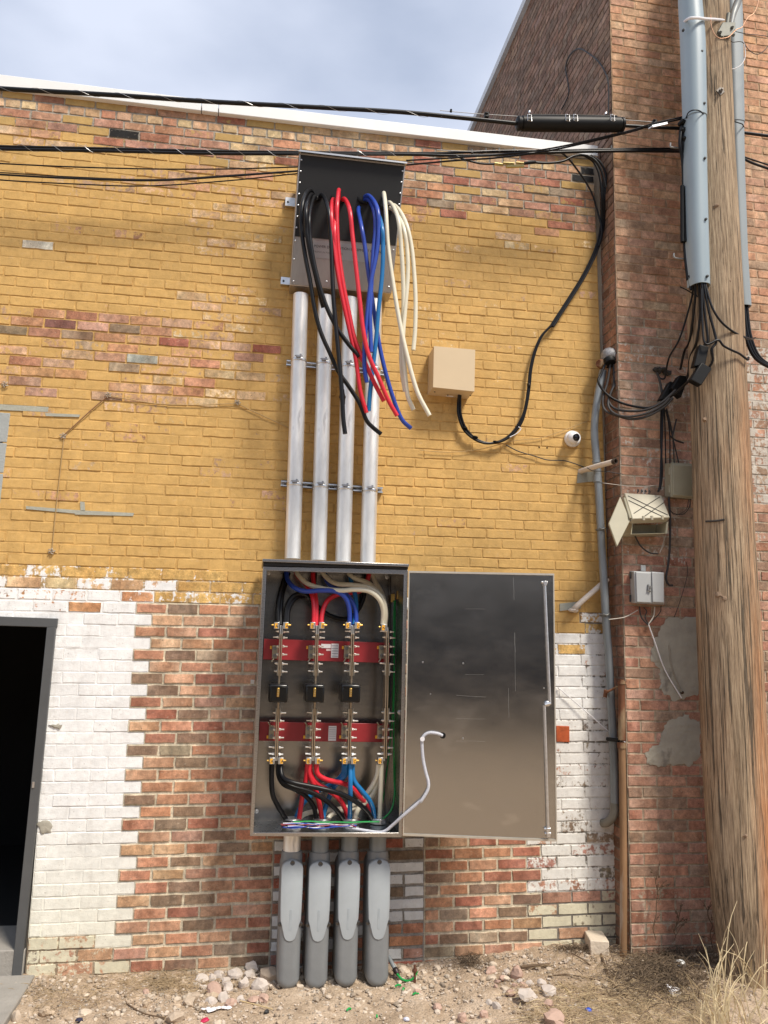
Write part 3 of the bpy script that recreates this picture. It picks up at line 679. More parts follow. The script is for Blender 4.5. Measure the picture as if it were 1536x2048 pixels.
IV = [([(950, 420), (950, 350), (962, 450), (978, 700), (1012, 950), (1058, 1220), (1110, 1450), (1170, 1660), (1252, 1820)], 'ivory cable rising highest out of the tap box, its end farthest right'),
      ([(958, 440), (992, 415), (1042, 510), (1064, 700), (1076, 900), (1080, 1100), (1068, 1300), (1068, 1500), (1090, 1662)], 'ivory cable hanging straight down, left of the ivory set'),
      ([(962, 450), (1012, 460), (1076, 570), (1104, 730), (1108, 900), (1092, 1100), (1076, 1330), (1092, 1560), (1108, 1690), (1146, 1782)], 'ivory cable with slightly bent end between two other ivory cables'),
      ([(968, 425), (1030, 440), (1092, 540), (1132, 700), (1152, 900), (1160, 1080), (1156, 1260), (1145, 1388)], 'shortest ivory cable, right of the ivory set hanging from the tap box')]
for k, (lst, m_, nm) in enumerate(((BK, BLACKJ, 'black'), (RD, RED, 'red'), (BU, BLUE, 'blue'), (IV, IVORY, 'ivory'))):
    for i, (pts, lb) in enumerate(lst):
        hc = hang(pts, TEAL if 'teal' in lb else m_, lb, 'cable', 'power cables hanging from the tap box', .60+.028*((i*2+k) % 3)+(.0 if k else .02), .52+.03*((i+k) % 4))
        if 'taped' in lb:
            of_ = .555; ta_, tb_ = P(*c1(674, 1650), of_), P(*c1(679, 1745), of_); tpm = MB(); tpm.tube([ta_, ta_.lerp(tb_, .3), ta_.lerp(tb_, .5), ta_.lerp(tb_, .7), tb_], .018, n=10, rad=[.015, .017, .022, .017, .015]); tpm.build('tape_wrap', BLACK, hc)
# ---------------------------------------------------------------- the open cabinet
def k2(x, y): return 480+x/4.267, 1100+y/4.267
def k3(x, y): return 480+x/4.267, 1400+y/4.267
FO, BO = .45, .05
cab = thing('electrical_cabinet', P(655, 1676, .05), 'open stainless steel electrical cabinet with door swung wide and bare busbars inside', 'cabinet')
o_tl, o_tr, o_br, o_bl = P(526.5, 1133, FO), P(816, 1139.5, FO), P(804, 1674.5, FO), P(500, 1672, FO)
def inset(a, d): return a
i_tl, i_tr, i_br, i_bl = P(533, 1141, FO), P(808, 1149, FO), P(797.5, 1665.5, FO), P(507, 1665.5, FO)
def yb(p, o): return Vector((p.x, -o, p.z))
sh = MB(); oo = [o_bl, o_br, o_tr, o_tl]; ii = [i_bl, i_br, i_tr, i_tl]; lip = .012
for k in range(4):
    a, b, c, d = oo[k], oo[(k+1) % 4], ii[(k+1) % 4], ii[k]
    sh.hexa([a, b, c, d], [yb(p, FO-lip) for p in (a, b, c, d)])                                         # front rim
    t_ = .004; ctr = sum(oo, Vector())/4
    a2, b2 = a.lerp(ctr, .006), b.lerp(ctr, .006)
    sh.hexa([yb(p, FO-lip-.001) for p in (a, b, b2, a2)], [yb(p, BO+.003) for p in (a, b, b2, a2)])      # side plate
sh.build('housing', STEEL, cab, bevel=.0015)
MB().hexa([yb(p, BO+.003) for p in oo], [yb(p, BO) for p in oo]).build('back_panel', STEELD, cab)
hd = MB(); h0, h1, h2, h3 = P(525, 1117.5, FO+.03), P(818, 1128, FO+.03), P(818, 1133.5, FO+.03), P(525, 1123, FO+.03)
hd.hexa([h3, h2, h1, h0], [yb(p, BO) for p in (h3, h2, h1, h0)]); hd.build('rain_hood', STEEL, cab, bevel=.002)
hg = MB(); hg.hexa([P(527, 1131, FO+.012), P(816, 1138.5, FO+.012), P(816, 1133, FO+.012), P(527, 1124, FO+.012)], [yb(P(*q, FO+.012), .2) for q in ((527, 1131), (816, 1138.5), (816, 1133), (527, 1124))]); hg.build('hood_gasket', mat('black_gasket', (.012, .012, .012), .7), cab)
for x, y in ((504, 1364), ): MB().pbox(x-3, y-4, x+5, y+4, .08, .05).build('mounting_lug', ZINC, cab, bevel=.001)
for (x, y) in (k2(245, 195), k2(1255, 232), k2(1362, 1385), k3(140, 948)):
    MB().lathe(P(x, y, .30 if x > 785 and y > 1300 else (.06 if y < 1300 else .07)), (0, -1, 0), [(.014, 0), (.014, .003), (.008, .004), (.008, .010), (.006, .012)], 10).build('stud_nut', ZINC, cab)
# insulating cross boards
for (x0, y0, x1, y1) in ((523, 1285.5, 806, 1319), (514.5, 1447.5, 804, 1481.5)):
    MB().pbox(x0+3, y0, x1-26, y1, .21, .198).build('insulating_board', GLAST, cab, bevel=.002)
gb = [o for o in cab.children if o.name.startswith('insulating_board')]
for (px0, py0, px1, py1, bd) in ((*k2(776, 800), *k2(843, 918), 0), (*k2(692, 803), *k2(776, 836), 0), (*k2(736, 846), *k2(774, 860), 0), (*k2(752, 1502), *k2(824, 1628), 1)):
    MB().pbox(px0, py0, px1, py1, .2125, .2105).build('sticker', LABELW if px1-px0 > 10 else mat('pink_sticker', (.75, .55, .55), .5), gb[bd])
sl2 = MB()
for k in range(5): sl2.pbox(663.5, 1291+k*5.2, 676, 1292.2+k*5.2, .2131, .2124)
for k in range(6): sl2.pbox(658, 1455+k*4.2, 671.5, 1456+k*4.2, .2131, .2124)
[q_.build('printed_line', mat('print_grey', (.35, .35, .4), .6), gb[0 if i_ < 5 else 1]) for i_, q_ in enumerate(sl2.split())]
# the four busbar stacks, seen edge on
COL = [dict(x=[(1240, 563), (1300, 561), (1345, 559), (1430, 556), (1465, 554), (1530, 552.5)], ct=(556.5, 1386)),
       dict(x=[(1240, 635), (1300, 633.5), (1345, 632), (1430, 629), (1465, 627.5), (1530, 626)], ct=(629.5, 1386)),
       dict(x=[(1240, 706), (1300, 705), (1345, 703.5), (1430, 701), (1465, 699.5), (1530, 698.5)], ct=(701.5, 1386)),
       dict(x=[(1240, 775), (1300, 775), (1345, 774.5), (1430, 773), (1465, 771.5), (1530, 770)], ct=None)]
BUSO = .31
def cx_(c, y): return interp(y, c['x'])
def bolt(m_, px, py, s, off=BUSO, L_=.030):     # a bolt lying across the bars: nut, washer, thread
    p = P(px, py, off); m_.lathe(p, (s, 0, 0), [(.010, 0), (.010, .003), (.0075, .003), (.0075, .011), (.0045, .011), (.0045, L_)], 6)
for ci, c in enumerate(COL):
    segs = [(1268, 1352), (1418, 1512)] if c['ct'] else [(1262, 1517)]
    bar = MB()
    for y0, y1 in segs:
        ys = [y0, (y0+y1)/2, y1]
        for dx in (-1.9, 1.9):
            for k in range(len(ys)-1):
                a, b = P(cx_(c, ys[k])+dx, ys[k], BUSO+.03), P(cx_(c, ys[k+1])+dx, ys[k+1], BUSO+.03)
                bar.hexa([a+Vector((-.0032, 0, 0)), b+Vector((-.0032, 0, 0)), b+Vector((.0032, 0, 0)), a+Vector((.0032, 0, 0))], [q+Vector((0, .075, 0)) for q in (a+Vector((-.0032, 0, 0)), b+Vector((-.0032, 0, 0)), b+Vector((.0032, 0, 0)), a+Vector((.0032, 0, 0)))])
    if c['ct']:
        for y0, y1 in ((1340, 1369), (1402, 1430)):
            a, b = P(cx_(c, y0), y0, BUSO+.02), P(cx_(c, y1), y1, BUSO+.02); w_ = Vector((.005, 0, 0)); bar.hexa([a-w_, b-w_, b+w_, a+w_], [q+Vector((0, .05, 0)) for q in (a-w_, b-w_, b+w_, a+w_)])
    bb = bar.build('busbar_stack', COPPER, cab, bevel=.0008, smooth=False)
    if not c['ct']: MB().pbox(767.5, 1335, 769.5, 1425, .22, .20).build('rear_strip', COPPER, bb)
    for j, y0 in enumerate((1338, 1428)):      # clamp plates beside the bars
        m_ = MB(); x = cx_(c, y0); 
        for dx in (-5.2, 3.4): m_.pbox(x+dx, y0-11, x+dx+2.2, y0+13, BUSO+.035, BUSO-.03)
        m_.each('clamp_plate', mat('zinc_clamp', (.55, .53, .46), .35, 1.), bb)
    for y0 in (1263, 1275, 1293, 1309, 1327.5, 1343, 1425.5, 1441.5, 1459, 1475.5, 1495, 1508):
        x = cx_(c, y0); m_ = MB(); s_ = rr.uniform(-1, 1)
        if y0 in (1293, 1309, 1459, 1475.5): bolt(m_, x+4, y0, 1); bolt(m_, x-4, y0, -1, L_=.012)
        else: bolt(m_, x+4.5, y0+.5, 1, L_=.026+.008*(s_ > 0)); bolt(m_, x-4.5, y0-.5, -1, L_=.018+.016*(s_ < 0))
        m_.each('bolt', ZINC, bb)
    for y0, y1 in ((1291, 1317), (1451.5, 1478)):   # tan standoff bracket bolted to the red board, with its locking tang
        x = cx_(c, (y0+y1)/2); m_ = MB(); m_.pbox(x-17, y0, x-4.5, y1, .235, .2115)
        m_.tube([P(x-13, y1 if y0 < 1400 else y0, .235), P(x-17.5, y1+7 if y0 < 1400 else y0-7, .245)], .005, n=6, sm=1)
        br = m_.build('standoff_bracket', mat('tan_bracket', (.42, .37, .27), .45, .6), bb, bevel=.0012)
        for yy in (y0+6, y1-6):
            for xx in (x-11.5,): MB().lathe(P(xx, yy, .235), (0, -1, 0), [(.0115, 0), (.0115, .004), (.006, .004), (.005, .012)], 8).build('bolt', mat('dull_bolt', (.28, .29, .29), .4, 1.), bb)
        m_ = MB(); ty = y0+1 if y0 < 1400 else y1-7; m_.pbox(x-21, ty, x-17.2, ty+6, .232, .229); m_.build('tag', ORANGE, bb)
    lugs = []
    if c['ct']: lugs = [(-9, 1251), (9, 1251), (-8.5, 1522), (9, 1522)]
    else: lugs = [(-7, 1255), (-9, 1522)]
    for k, (dx, y0) in enumerate(lugs):
        x = cx_(c, y0)+dx+(0 if c['ct'] else 0); m_ = MB(); m_.pbox(x-5.5, y0-6.5, x+5.5, y0+6.5, BUSO+.035, BUSO-.015)
        sgn = 1 if dx < 0 else -1; m_.pbox(x+(sgn*5.5 if sgn > 0 else -9), (y0 if y0 < 1400 else y0-20), x+(9 if sgn > 0 else -5.5), (y0+20 if y0 < 1400 else y0), BUSO+.02, BUSO+.0)
        lg = m_.build('lug', mat('aluminium_lug', (.62, .62, .60), .38, 1.), bb, bevel=.0015)
        MB().lathe(P(x-sgn*5, y0-1, BUSO+.01), (-sgn, 0, 0), [(.009, 0), (.009, .006), (.005, .006), (.005, .016)], 8).build('set_screw', BRASS, bb)
        MB().pbox(x-2.6-sgn*1.4, y0-4.6, x+3.0-sgn*1.4, y0+5.2, BUSO+.0375, BUSO+.0355).build('tag', ORANGE, bb)
        text('ABCN'[ci], 'tag_letter', P(x-1.7-sgn*1.4, y0+4.0, BUSO+.0382), .026, INK, bb, ext=.0003)
    if c['ct']:
        x, y = c['ct']; m_ = MB()
        a, b = P(x-19.5, y+19, .42), P(x+20, y-17, .42)
        cs = MB(); cs.box(((a.x+b.x)/2, -.345, (a.z+b.z)/2), (b.x-a.x, .15, b.z-a.z)); ct_ = cs.build('current_transformer', CTB, cab, bevel=.010)
        r_ = MB(); r_.box(((a.x+b.x)/2, -.349, b.z-.016), (b.x-a.x+.004, .15, .004)); r_.box((a.x+.012, -.349, (a.z+b.z)/2-.01), (.004, .15, (b.z-a.z)*.8)); r_.build('case_rib', CTB, ct_, bevel=.001)
        t_ = MB(); t_.box(((a.x+b.x)/2-.002, -.423, (a.z+b.z)/2+.006), (.014, .008, .052)); t_.build('terminal_strip', BRASS, ct_, bevel=.002)
        for q in range(4): MB().lathe(((a.x+b.x)/2-.002, -.426, (a.z+b.z)/2-.013+q*.013), (0, -1, 0), [(.0052, 0), (.0045, .004)], 6).build('terminal_screw', mat('pale_brass', (.8, .65, .35), .3, 1.), ct_)
# ground bar at the upper right of the cabinet
gbp = MB(); gbp.pbox(782, 1188, 790, 1204, .12, .10); gbp.pbox(794, 1182, 798, 1198, .14, .10); gbp.each('ground_bar', BRASS, cab, bevel=.001)
# bushings round the conduits that come up through the floor
FZ = yb(i_bl, 0).z+.006
NIP = [583.5, 644, 702, 756.5]
for x in NIP:
    p = P(x, 1652, .24); p = Vector((p.x, -.235, FZ+.002))
    MB().lathe(p, (0, 0, 1), [(.060, 0), (.060, .010), (.056, .010), (.056, .024), (.050, .030), (.044, .030)], 24).build('conduit_bushing', ZINC, cab)
    MB().box((p.x, p.y-.062, p.z+.018), (.016, .014, .026)).build('grounding_lug', ZINC, cab, bevel=.002)
# door, swung right round
D0, D1 = .452, .655
dq = [(805.5, 1670.5), (1113.8, 1682.5), (1108, 1147.5), (817.5, 1142)]
def dp(px, py, lift=0.):       # point on the door's inner face seen at this pixel
    a, b = P(811, 1400, D0), P(1111, 1400, D1); n = Vector((-(b.y-a.y), (b.x-a.x), 0)).normalized()   # towards the wall
    d = Vector(ray(px, py)); o = Vector((0, -D, 0)); k = (a-o).dot(n)/d.dot(n); return o+d*k-n*lift
dn = (lambda a, b: Vector((-(b.y-a.y), (b.x-a.x), 0)).normalized())(P(811, 1400, D0), P(1111, 1400, D1))
dc = [dp(*q) for q in dq]
door = MB().hexa(dc, [p+dn*.028 for p in dc]).build('door', mat('door_stainless', (.43, .42, .40), .18, 1., var=.05, vs=4, stretch=(1, 1, 2), rvar=.09, spots=((.50, .49, .47), 3.5, .60)), cab, bevel=.002)
rmx = MB(); cc = sum(dc, Vector())/4
for k in range(4):
    a, b = dc[k], dc[(k+1) % 4]; ia, ib_ = a+(cc-a).normalized()*.013, b+(cc-b).normalized()*.013
    rmx.hexa([p-dn*.011 for p in (a, b, ib_, ia)], [p-dn*.0005 for p in (a, b, ib_, ia)])
rmx.build('door_rim', mat('bright_rim', (.62, .58, .50), .4, .6), door)
for (x0, y0, x1, y1) in ((1088.5, 1166, 1099, 1408), (1088, 1410, 1095, 1655)):
    MB().tube([dp(x0, y0, .018), dp(x1, y1, .018)], .0085, n=8, sm=1).build('locking_rod', ZINC, door)
for (x, y) in ((1088.5, 1165), (1094, 1657), (1095, 1666)):
    m_ = MB(); m_.tube([dp(x-6, y, .012), dp(x+6, y, .012)], .009, n=8, sm=1); m_.box(dp(x, y+2, .016), (.020, .03, .026)); m_.build('rod_guide', ZINC, door, bevel=.001)
m_ = MB(); m_.tube([dp(1089, 1409, .02), dp(1100, 1406, .02)], .010, n=8, sm=1); m_.lathe(dp(1094, 1407, .0), -dn, [(.016, 0), (.016, .02), (.009, .024)], 12); m_.build('rod_cam', ZINC, door)
for (x, y, r_) in ((845.5, 1324, .006), (926.5, 1326.5, .006), (926, 1477, .006), (1088, 1376, .006), (861, 1388, .004)):
    MB().lathe(dp(x, y, -.001), -dn, [(r_, 0), (r_*.8, .003)], 8).build('rivet', ZINC, door)
hs = MB().lathe(dp(885.5, 1471, -.001), -dn, [(.018, 0), (.018, .003), (.012, .004)], 14).build('cable_hole', BLACK, door)
# scuffs and scratches left on the sheet
scr = MB()
for (x0, y0, x1, y1, w_) in ((1026.5, 1153, 1028, 1200, .0012), (1029.5, 1265, 1030.5, 1304, .0016), (1030, 1304, 1031, 1382, .0009), (1017, 1376, 1018, 1435, .0009), (912, 1390.5, 972, 1394, .0012), (930, 1218, 970, 1218, .001), (912, 1437, 971, 1438, .0008), (912, 1482, 970, 1483, .0008), (930, 1349, 968, 1349, .0008)):
    a, b = dp(x0, y0, .0006), dp(x1, y1, .0006); scr.tube([a, a.lerp(b, .5)+Vector((.002*math.sin(x0), 0, .002*math.cos(y0))), b], w_*.32, n=3, sm=3)
scr.each('scratch', mat('scratch', (.52, .52, .50), .5, .4), door)
# ---------------------------------------------------------------- cables inside the cabinet
def inc(pts, conv, offs, m, lb, grp, r=.0155, n=10):
    q = [(*conv(x, y), o) for (x, y), o in zip(pts, np.interp(np.linspace(0, 1, len(pts)), np.linspace(0, 1, len(offs)), offs))]
    return MB().tube(ppts(q, 0), r, n=n, sm=7).build('cabinet_cable', m, None, label=lb, cat='cable', group=grp)
GU, GL = 'cables entering the top of the cabinet', 'cables leaving through the cabinet floor'
LO = .30
UP = [([(325, 640), (324, 500), (340, 380), (378, 250), (395, 165)], [LO, .26, .14], BLACKJ, 'black cable on the far left rising from the top left lug'),
      ([(345, 640), (346, 520), (356, 400), (390, 280), (420, 165)], [LO, .24, .12], BLACKJ, 'black cable right behind the far left one at the top left lug'),
      ([(384, 640), (398, 500), (440, 408), (512, 372), (585, 400), (650, 472), (730, 540), (820, 580), (905, 588), (975, 550), (1030, 470), (1062, 370), (1078, 200)], [LO, .24, .18, .13, .12], BLACKJ, 'long black cable looping low under the blue ones across the cabinet top'),
      ([(404, 640), (412, 520), (446, 440), (500, 400), (560, 390), (620, 330), (640, 200)], [LO, .26, .2, .14], BLACKJ, 'black cable arching from the top left lug and up behind the red cables'),
      ([(935, 650), (934, 520), (902, 412), (825, 356), (700, 345), (560, 352), (462, 320), (405, 250), (395, 170)], [LO, .34, .34, .28, .16], BLUE, 'blue cable sweeping far left across the top of the cabinet'),
      ([(992, 650), (986, 520), (942, 420), (890, 368), (830, 335), (750, 280), (715, 170)], [LO, .28, .22, .14], BLUE, 'blue cable from the right blue lug curving up to the middle'),
      ([(974, 640), (990, 500), (982, 380), (950, 270), (930, 165)], [LO, .22, .12], TEAL, 'teal cable behind the blue ones at the cabinet top'),
      ([(628, 650), (632, 500), (618, 395), (570, 300), (500, 230), (465, 165)], [LO, .28, .2, .14], RED, 'red cable from left red lug curving up to the left'),
      ([(648, 650), (652, 480), (640, 360), (624, 250), (622, 165)], [LO, .26, .2, .13], RED, 'red cable from left red lug going straight up'),
      ([(692, 650), (704, 530), (748, 432), (830, 382), (940, 368), (1060, 325), (1110, 170)], [LO, .26, .2, .14], RED, 'red cable arching to the right toward the fourth conduit'),
      ([(1216, 655), (1222, 520), (1186, 418), (1100, 352), (980, 338), (850, 346), (700, 328), (575, 286), (498, 215), (480, 165)], [LO, .36, .37, .34, .26, .16], IVORY, 'ivory cable sweeping all the way left across the cabinet top'),
      ([(1236, 655), (1244, 525), (1205, 400), (1095, 318), (960, 298), (820, 286), (735, 232), (690, 165)], [LO, .33, .3, .24, .14], IVORY, 'ivory cable sweeping halfway left across the cabinet top'),
      ([(1226, 655), (1222, 480), (1190, 380), (1100, 286), (960, 230), (905, 165)], [LO, .28, .2, .13], IVORY, 'ivory cable curving up toward the third conduit'),
      ([(1240, 655), (1236, 470), (1205, 360), (1150, 260), (1118, 165)], [LO, .24, .16, .12], IVORY, 'ivory cable on the far right rising toward the fourth conduit')]
for pts, of, m_, lb in UP: inc(pts, k2, of, m_, lb, GU, .0150)
DN = [([(271, 545), (270, 700), (280, 810), (320, 900), (370, 980), (415, 1056)], [LO, .30, .24], BLACKJ, 'black cable on the left going down to the first floor bushing'),
      ([(330, 545), (330, 640), (372, 718), (470, 762), (560, 820), (628, 910), (660, 1050)], [LO, .32, .28, .24], BLACKJ, 'black cable curving right to the second floor bushing'),
      ([(338, 545), (350, 680), (450, 742), (600, 785), (740, 862), (840, 960), (900, 1050)], [LO, .34, .30, .24], BLACKJ, 'black cable curving right to the third floor bushing'),
      ([(346, 545), (360, 650), (440, 702), (600, 737), (760, 772), (900, 818), (1015, 888), (1090, 960), (1145, 1052)], [LO, .38, .38, .32, .24], BLACKJ, 'longest black cable crossing to the fourth floor bushing'),
      ([(576, 545), (562, 680), (532, 830), (500, 1050)], [LO, .28, .24], RED, 'red cable going down to the first floor bushing'),
      ([(590, 545), (598, 650), (640, 750), (676, 880), (706, 1050)], [LO, .30, .26, .24], RED, 'red cable going down to the second floor bushing'),
      ([(598, 545), (606, 640), (660, 712), (760, 775), (850, 850), (905, 950), (925, 1050)], [LO, .28, .24, .22], RED, 'red cable curving right to the third floor bushing'),
      ([(650, 545), (664, 630), (740, 680), (880, 712), (960, 752), (1020, 825), (1100, 905), (1155, 1050)], [LO, .30, .24, .20, .20], RED, 'red cable passing behind the blue ones to the fourth bushing'),
      ([(888, 545), (872, 640), (760, 730), (620, 805), (520, 910), (465, 1050)], [LO, .24, .17, .17, .20], TEAL, 'blue cable curving left to the first floor bushing'),
      ([(905, 545), (900, 640), (820, 720), (765, 820), (722, 940), (700, 1050)], [LO, .24, .18, .20], TEAL, 'blue cable curving left to the second floor bushing'),
      ([(944, 545), (942, 760), (935, 1052)], [LO, .33, .24], TEAL, 'straight blue cable going down to the third floor bushing'),
      ([(958, 545), (970, 680), (1040, 775), (1100, 850), (1135, 930), (1152, 1050)], [LO, .31, .28, .22], TEAL, 'blue cable curving right to the fourth floor bushing'),
      ([(1182, 545), (1168, 650), (1110, 760), (1020, 862), (880, 925), (700, 945), (560, 970), (470, 1045)], [LO, .26, .19, .17, .18, .22], IVORY, 'ivory cable sweeping left to the first floor bushing'),
      ([(1190, 545), (1172, 700), (1120, 835), (1000, 915), (860, 945), (780, 980), (728, 1050)], [LO, .22, .17, .18, .22], IVORY, 'ivory cable sweeping left to the second floor bushing'),
      ([(1198, 545), (1168, 720), (1090, 860), (1010, 930), (972, 1050)], [LO, .22, .19, .22], IVORY, 'ivory cable curving left to the third floor bushing'),
      ([(1207, 545), (1200, 800), (1190, 1050)], [LO, .28, .24], IVORY, 'straight ivory cable going down to the fourth floor bushing')]
for pts, of, m_, lb in DN: inc(pts, k3, of, m_, lb, GL, .0148)
for pts, of, cv, lb, r in (([(1318, 430), (1312, 700), (1316, 1100), (1312, 1480), (1316, 1950), (1318, 2080), (1290, 2220), (1190, 2322)], [.13, .16, .2, .28], k2, 'green ground wire hanging down the right side of the cabinet', .0052),
                           ([(1326, 430), (1322, 800), (1300, 1400), (1275, 1700), (1235, 2030), (1216, 2160)], [.12, .12, .14], k2, 'thinner green ground wire behind the other one at right', .0036),
                           ([(455, 1042), (600, 1036), (700, 1044), (830, 1042), (940, 1046), (1060, 1040), (1190, 1040)], [.312, .30, .312], k3, 'green ground wire strung across the four floor bushings', .0045)):
    q = [(*cv(x, y), o) for (x, y), o in zip(pts, np.interp(np.linspace(0, 1, len(pts)), np.linspace(0, 1, len(of)), of))]
    MB().tube(ppts(q, 0), r, n=8).build('ground_wire', GREEN, None, label=lb, cat='wire')
MB().tube([P(*k2(1286, 220), .09), P(*k2(1284, 900), .1), P(*k2(1278, 1700), .12), P(*k3(1240, 640), .14), P(*k3(1238, 1020), .2)], .003, n=6).build('ground_wire', DARKW, None, label='thin dark wire down the back right corner of the cabinet', cat='wire')
# loose instrument wires lying on the floor, gathered into a grey sleeve that runs to the door
zf = FZ+.006; wr = random.Random(3)
for k in range(14):
    y0 = 1088+wr.uniform(0, 44); x0 = 335+wr.uniform(0, 60); x1 = wr.uniform(820, 1010)
    p0, p1 = P(*k3(x0, y0), .30), P(*k3(x1, 1118), .36); oy0 = wr.uniform(.28, .43); n_ = 6; pp = []
    for j in range(n_):
        t = j/(n_-1); pp.append(Vector((p0.x+(p1.x-p0.x)*t, -(oy0+(.40-oy0)*t+wr.uniform(-.02, .02)), zf+.004+.012*abs(math.sin(3*t+k)))))
    nm, cm_ = (('white', LABELW), ('blue', BLUE), ('dark red', mat('dark_red_jacket', (.25, .02, .03), .4)), ('black', BLACKJ))[k % 4]
    MB().tube(pp, .0032, n=6).build('instrument_wire', cm_, None, label='thin %s wire among the loose wires lying on the cabinet floor' % nm, cat='wire', group='thin %s wires lying on the cabinet floor' % nm)
SLV = mat('grey_braided_sleeve', (.52, .53, .58), .5, var=.2, vs=120, bump=.5, bs=300)
a_ = P(*k3(900, 1118), .40); sp_ = [Vector((a_.x, -.40, zf+.006)), P(*k3(1120, 1123), .41), P(*k3(1225, 1124), .42), P(*k3(1300, 1070), .44), P(*k3(1400, 980), .475), P(*k3(1530, 870), .50)]
k4 = lambda x, y: (780+x/3.2, 1120+y/3.2)
for x, y, l in ((200, 1535, .035), (240, 1470, .03), (246, 1420, .026), (228, 1350, .022), (212, 1270, .018), (205, 1180, .018), (207, 1146, .020), (222, 1118, .022), (255, 1104, .024), (300, 1108, .024), (335, 1122, .012)):
    sp_.append(dp(*k4(x, y), l))
MB().tube(sp_, .0095, n=10).build('braided_sleeve', SLV, None, label='grey braided wire sleeve running from cabinet floor up to the hole in the door', cat='sleeve')
MB().lathe(dp(*k4(208, 1142), .004), -dn, [(.010, 0), (.010, .026), (.014, .028), (.014, .034)], 10).build('cable_tie_mount', LABELW, door)
# ---------------------------------------------------------------- conduit bodies under the cabinet
kb = lambda x, y: (480+x/3.657, 1650+y/3.657)
BOD = [dict(n=(381, 92), c=(383, 225), top=(385, 238), bot=(350, 1212), w=166), dict(n=(590, 92), c=(590, 230), top=(588, 245), bot=(556, 1212), w=168),
       dict(n=(805, 92), c=(798, 222), top=(801, 235), bot=(776, 1196), w=165), dict(n=(1008, 92), c=(1002, 222), top=(1018, 232), bot=(1006, 1196), w=168)]
BL_ = ['leftmost grey oval conduit body hanging under the cabinet', 'second from left grey oval conduit body under the cabinet', 'third from left grey oval conduit body under the cabinet', 'rightmost grey oval conduit body under the cabinet, beside white bricks']
OFB = .30
for i, b_ in enumerate(BOD):
    tp, bt = P(*kb(*b_['top']), OFB), P(*kb(*b_['bot']), OFB)
    t = thing('oval_fitting', Vector((bt.x, -.22, bt.z)), BL_[i], 'conduit body', 'grey conduit bodies under the cabinet')
    npx = P(*kb(*b_['n']), .235); zc = P(*kb(*b_['c']), .235).z
    MB().tube([Vector((npx.x, -.235, FZ-.008)), Vector(((npx.x+tp.x)/2, -.235, zc-.05))], .0515, n=26, sm=1).build('nipple', GALVD if i else GALV, t)
    cx = (tp.x*.7+npx.x*.3)
    MB().lathe((cx, -.232, zc+.030), (0, 0, -1), [(.050, -.002), (.060, .0), (.063, .02), (.064, .11)], 28).build('threaded_collar', CASTG, t)
    # body: stadium outline, rounded front, deeper at the foot
    hw = (P(*kb(b_['top'][0]+b_['w']/2, 700), OFB)-P(*kb(b_['top'][0]-b_['w']/2, 700), OFB)).x/2
    xt, xb = tp.x, bt.x; zt2, zb2 = tp.z, bt.z; vs = []; fs = []; NS, NR = 44, 7
    def outline(s, inset, z_top=zt2, z_bot=zb2, hw_=hw):
        r = hw_-inset; out = []
        for k in range(NS):
            a = 2*math.pi*k/NS; cx2, cy2 = math.cos(a), math.sin(a)
            zc2 = (z_top-hw_) if cy2 >= 0 else (z_bot+hw_)
            zz = zc2+r*cy2; f_ = (z_top-zz)/(z_top-z_bot); out.append((xt+(xb-xt)*f_+r*cx2, zz))
        return out
    rings = [(0, .13), (0, .265), (.004, .283), (.012, .296), (.026, .305), (.040, .308)]
    for ins, of in rings:
        for (x, z) in outline(0, ins):
            f_ = (zt2-z)/(zt2-zb2); vs.append((x, -(of+.018*max(0, f_-.55)*(of > .2)), z))
    for r_ in range(len(rings)-1):
        for k in range(NS): fs.append((r_*NS+k, r_*NS+(k+1) % NS, (r_+1)*NS+(k+1) % NS, (r_+1)*NS+k))
    fs.append(tuple(range(NS))); fs.append(tuple((len(rings)-1)*NS+k for k in range(NS)))
    bm_o = MB().add(vs, fs).build('body', CASTG, t, ang=60)
    # cover: arch on top, waisted by the two side screws, tongue below
    H_ = zt2-zb2; cvp = []
    prof = [(0, .0), (.006, .30), (.02, .66), (.042, .88), (.07, .955), (.12, .96), (.22, .96), (.36, .93), (.455, .89), (.485, .80), (.50, .74), (.515, .72), (.54, .64), (.575, .54), (.60, .42), (.613, .24), (.618, 0)]
    for sgn in (1, -1):
        pr = prof if sgn == 1 else prof[::-1][1:-1]
        for f_, w_ in pr: cvp.append((xt+(xb-xt)*(f_+.015)+sgn*w_*hw*1.01, zt2-.010-f_*H_))
    m_ = MB(); m_.hexa
    def ringc(sc2, of): 
        cx2, cz2 = sum(p[0] for p in cvp)/len(cvp), sum(p[1] for p in cvp)/len(cvp); return [(cx2+(x-cx2)*sc2, -of-.004*max(0, (zt2-z)/H_-.3), cz2+(z-cz2)*(1-(1-sc2)*.3)) for x, z in cvp]
    n_ = len(cvp); vs2 = ringc(1, .296)+ringc(1, .3125)+ringc(.95, .3165); f2 = []
    for r_ in range(2):
        for k in range(n_): f2.append((r_*n_+k, r_*n_+(k+1) % n_, (r_+1)*n_+(k+1) % n_, (r_+1)*n_+k))
    f2.append(tuple(2*n_+k for k in range(n_)))
    m_.add(vs2, f2); cv_ = m_.build('cover', COVG, t, ang=50)
    MB().lathe((xt, -.312, zt2-.026), (0, -1, 0), [(.014, 0), (.014, .006), (.011, .008), (.006, .006)], 14).build('cover_screw', mat('dark_screw', (.12, .12, .12), .4, 1.), cv_)
    for sg in (-1, 1): MB().lathe((xt+(xb-xt)*.5+sg*hw*.93, -.300, zt2-H_*.505), (0, -1, 0), [(.011, 0), (.011, .007), (.006, .009)], 12).build('cover_screw', MATS['dark_screw'], cv_)
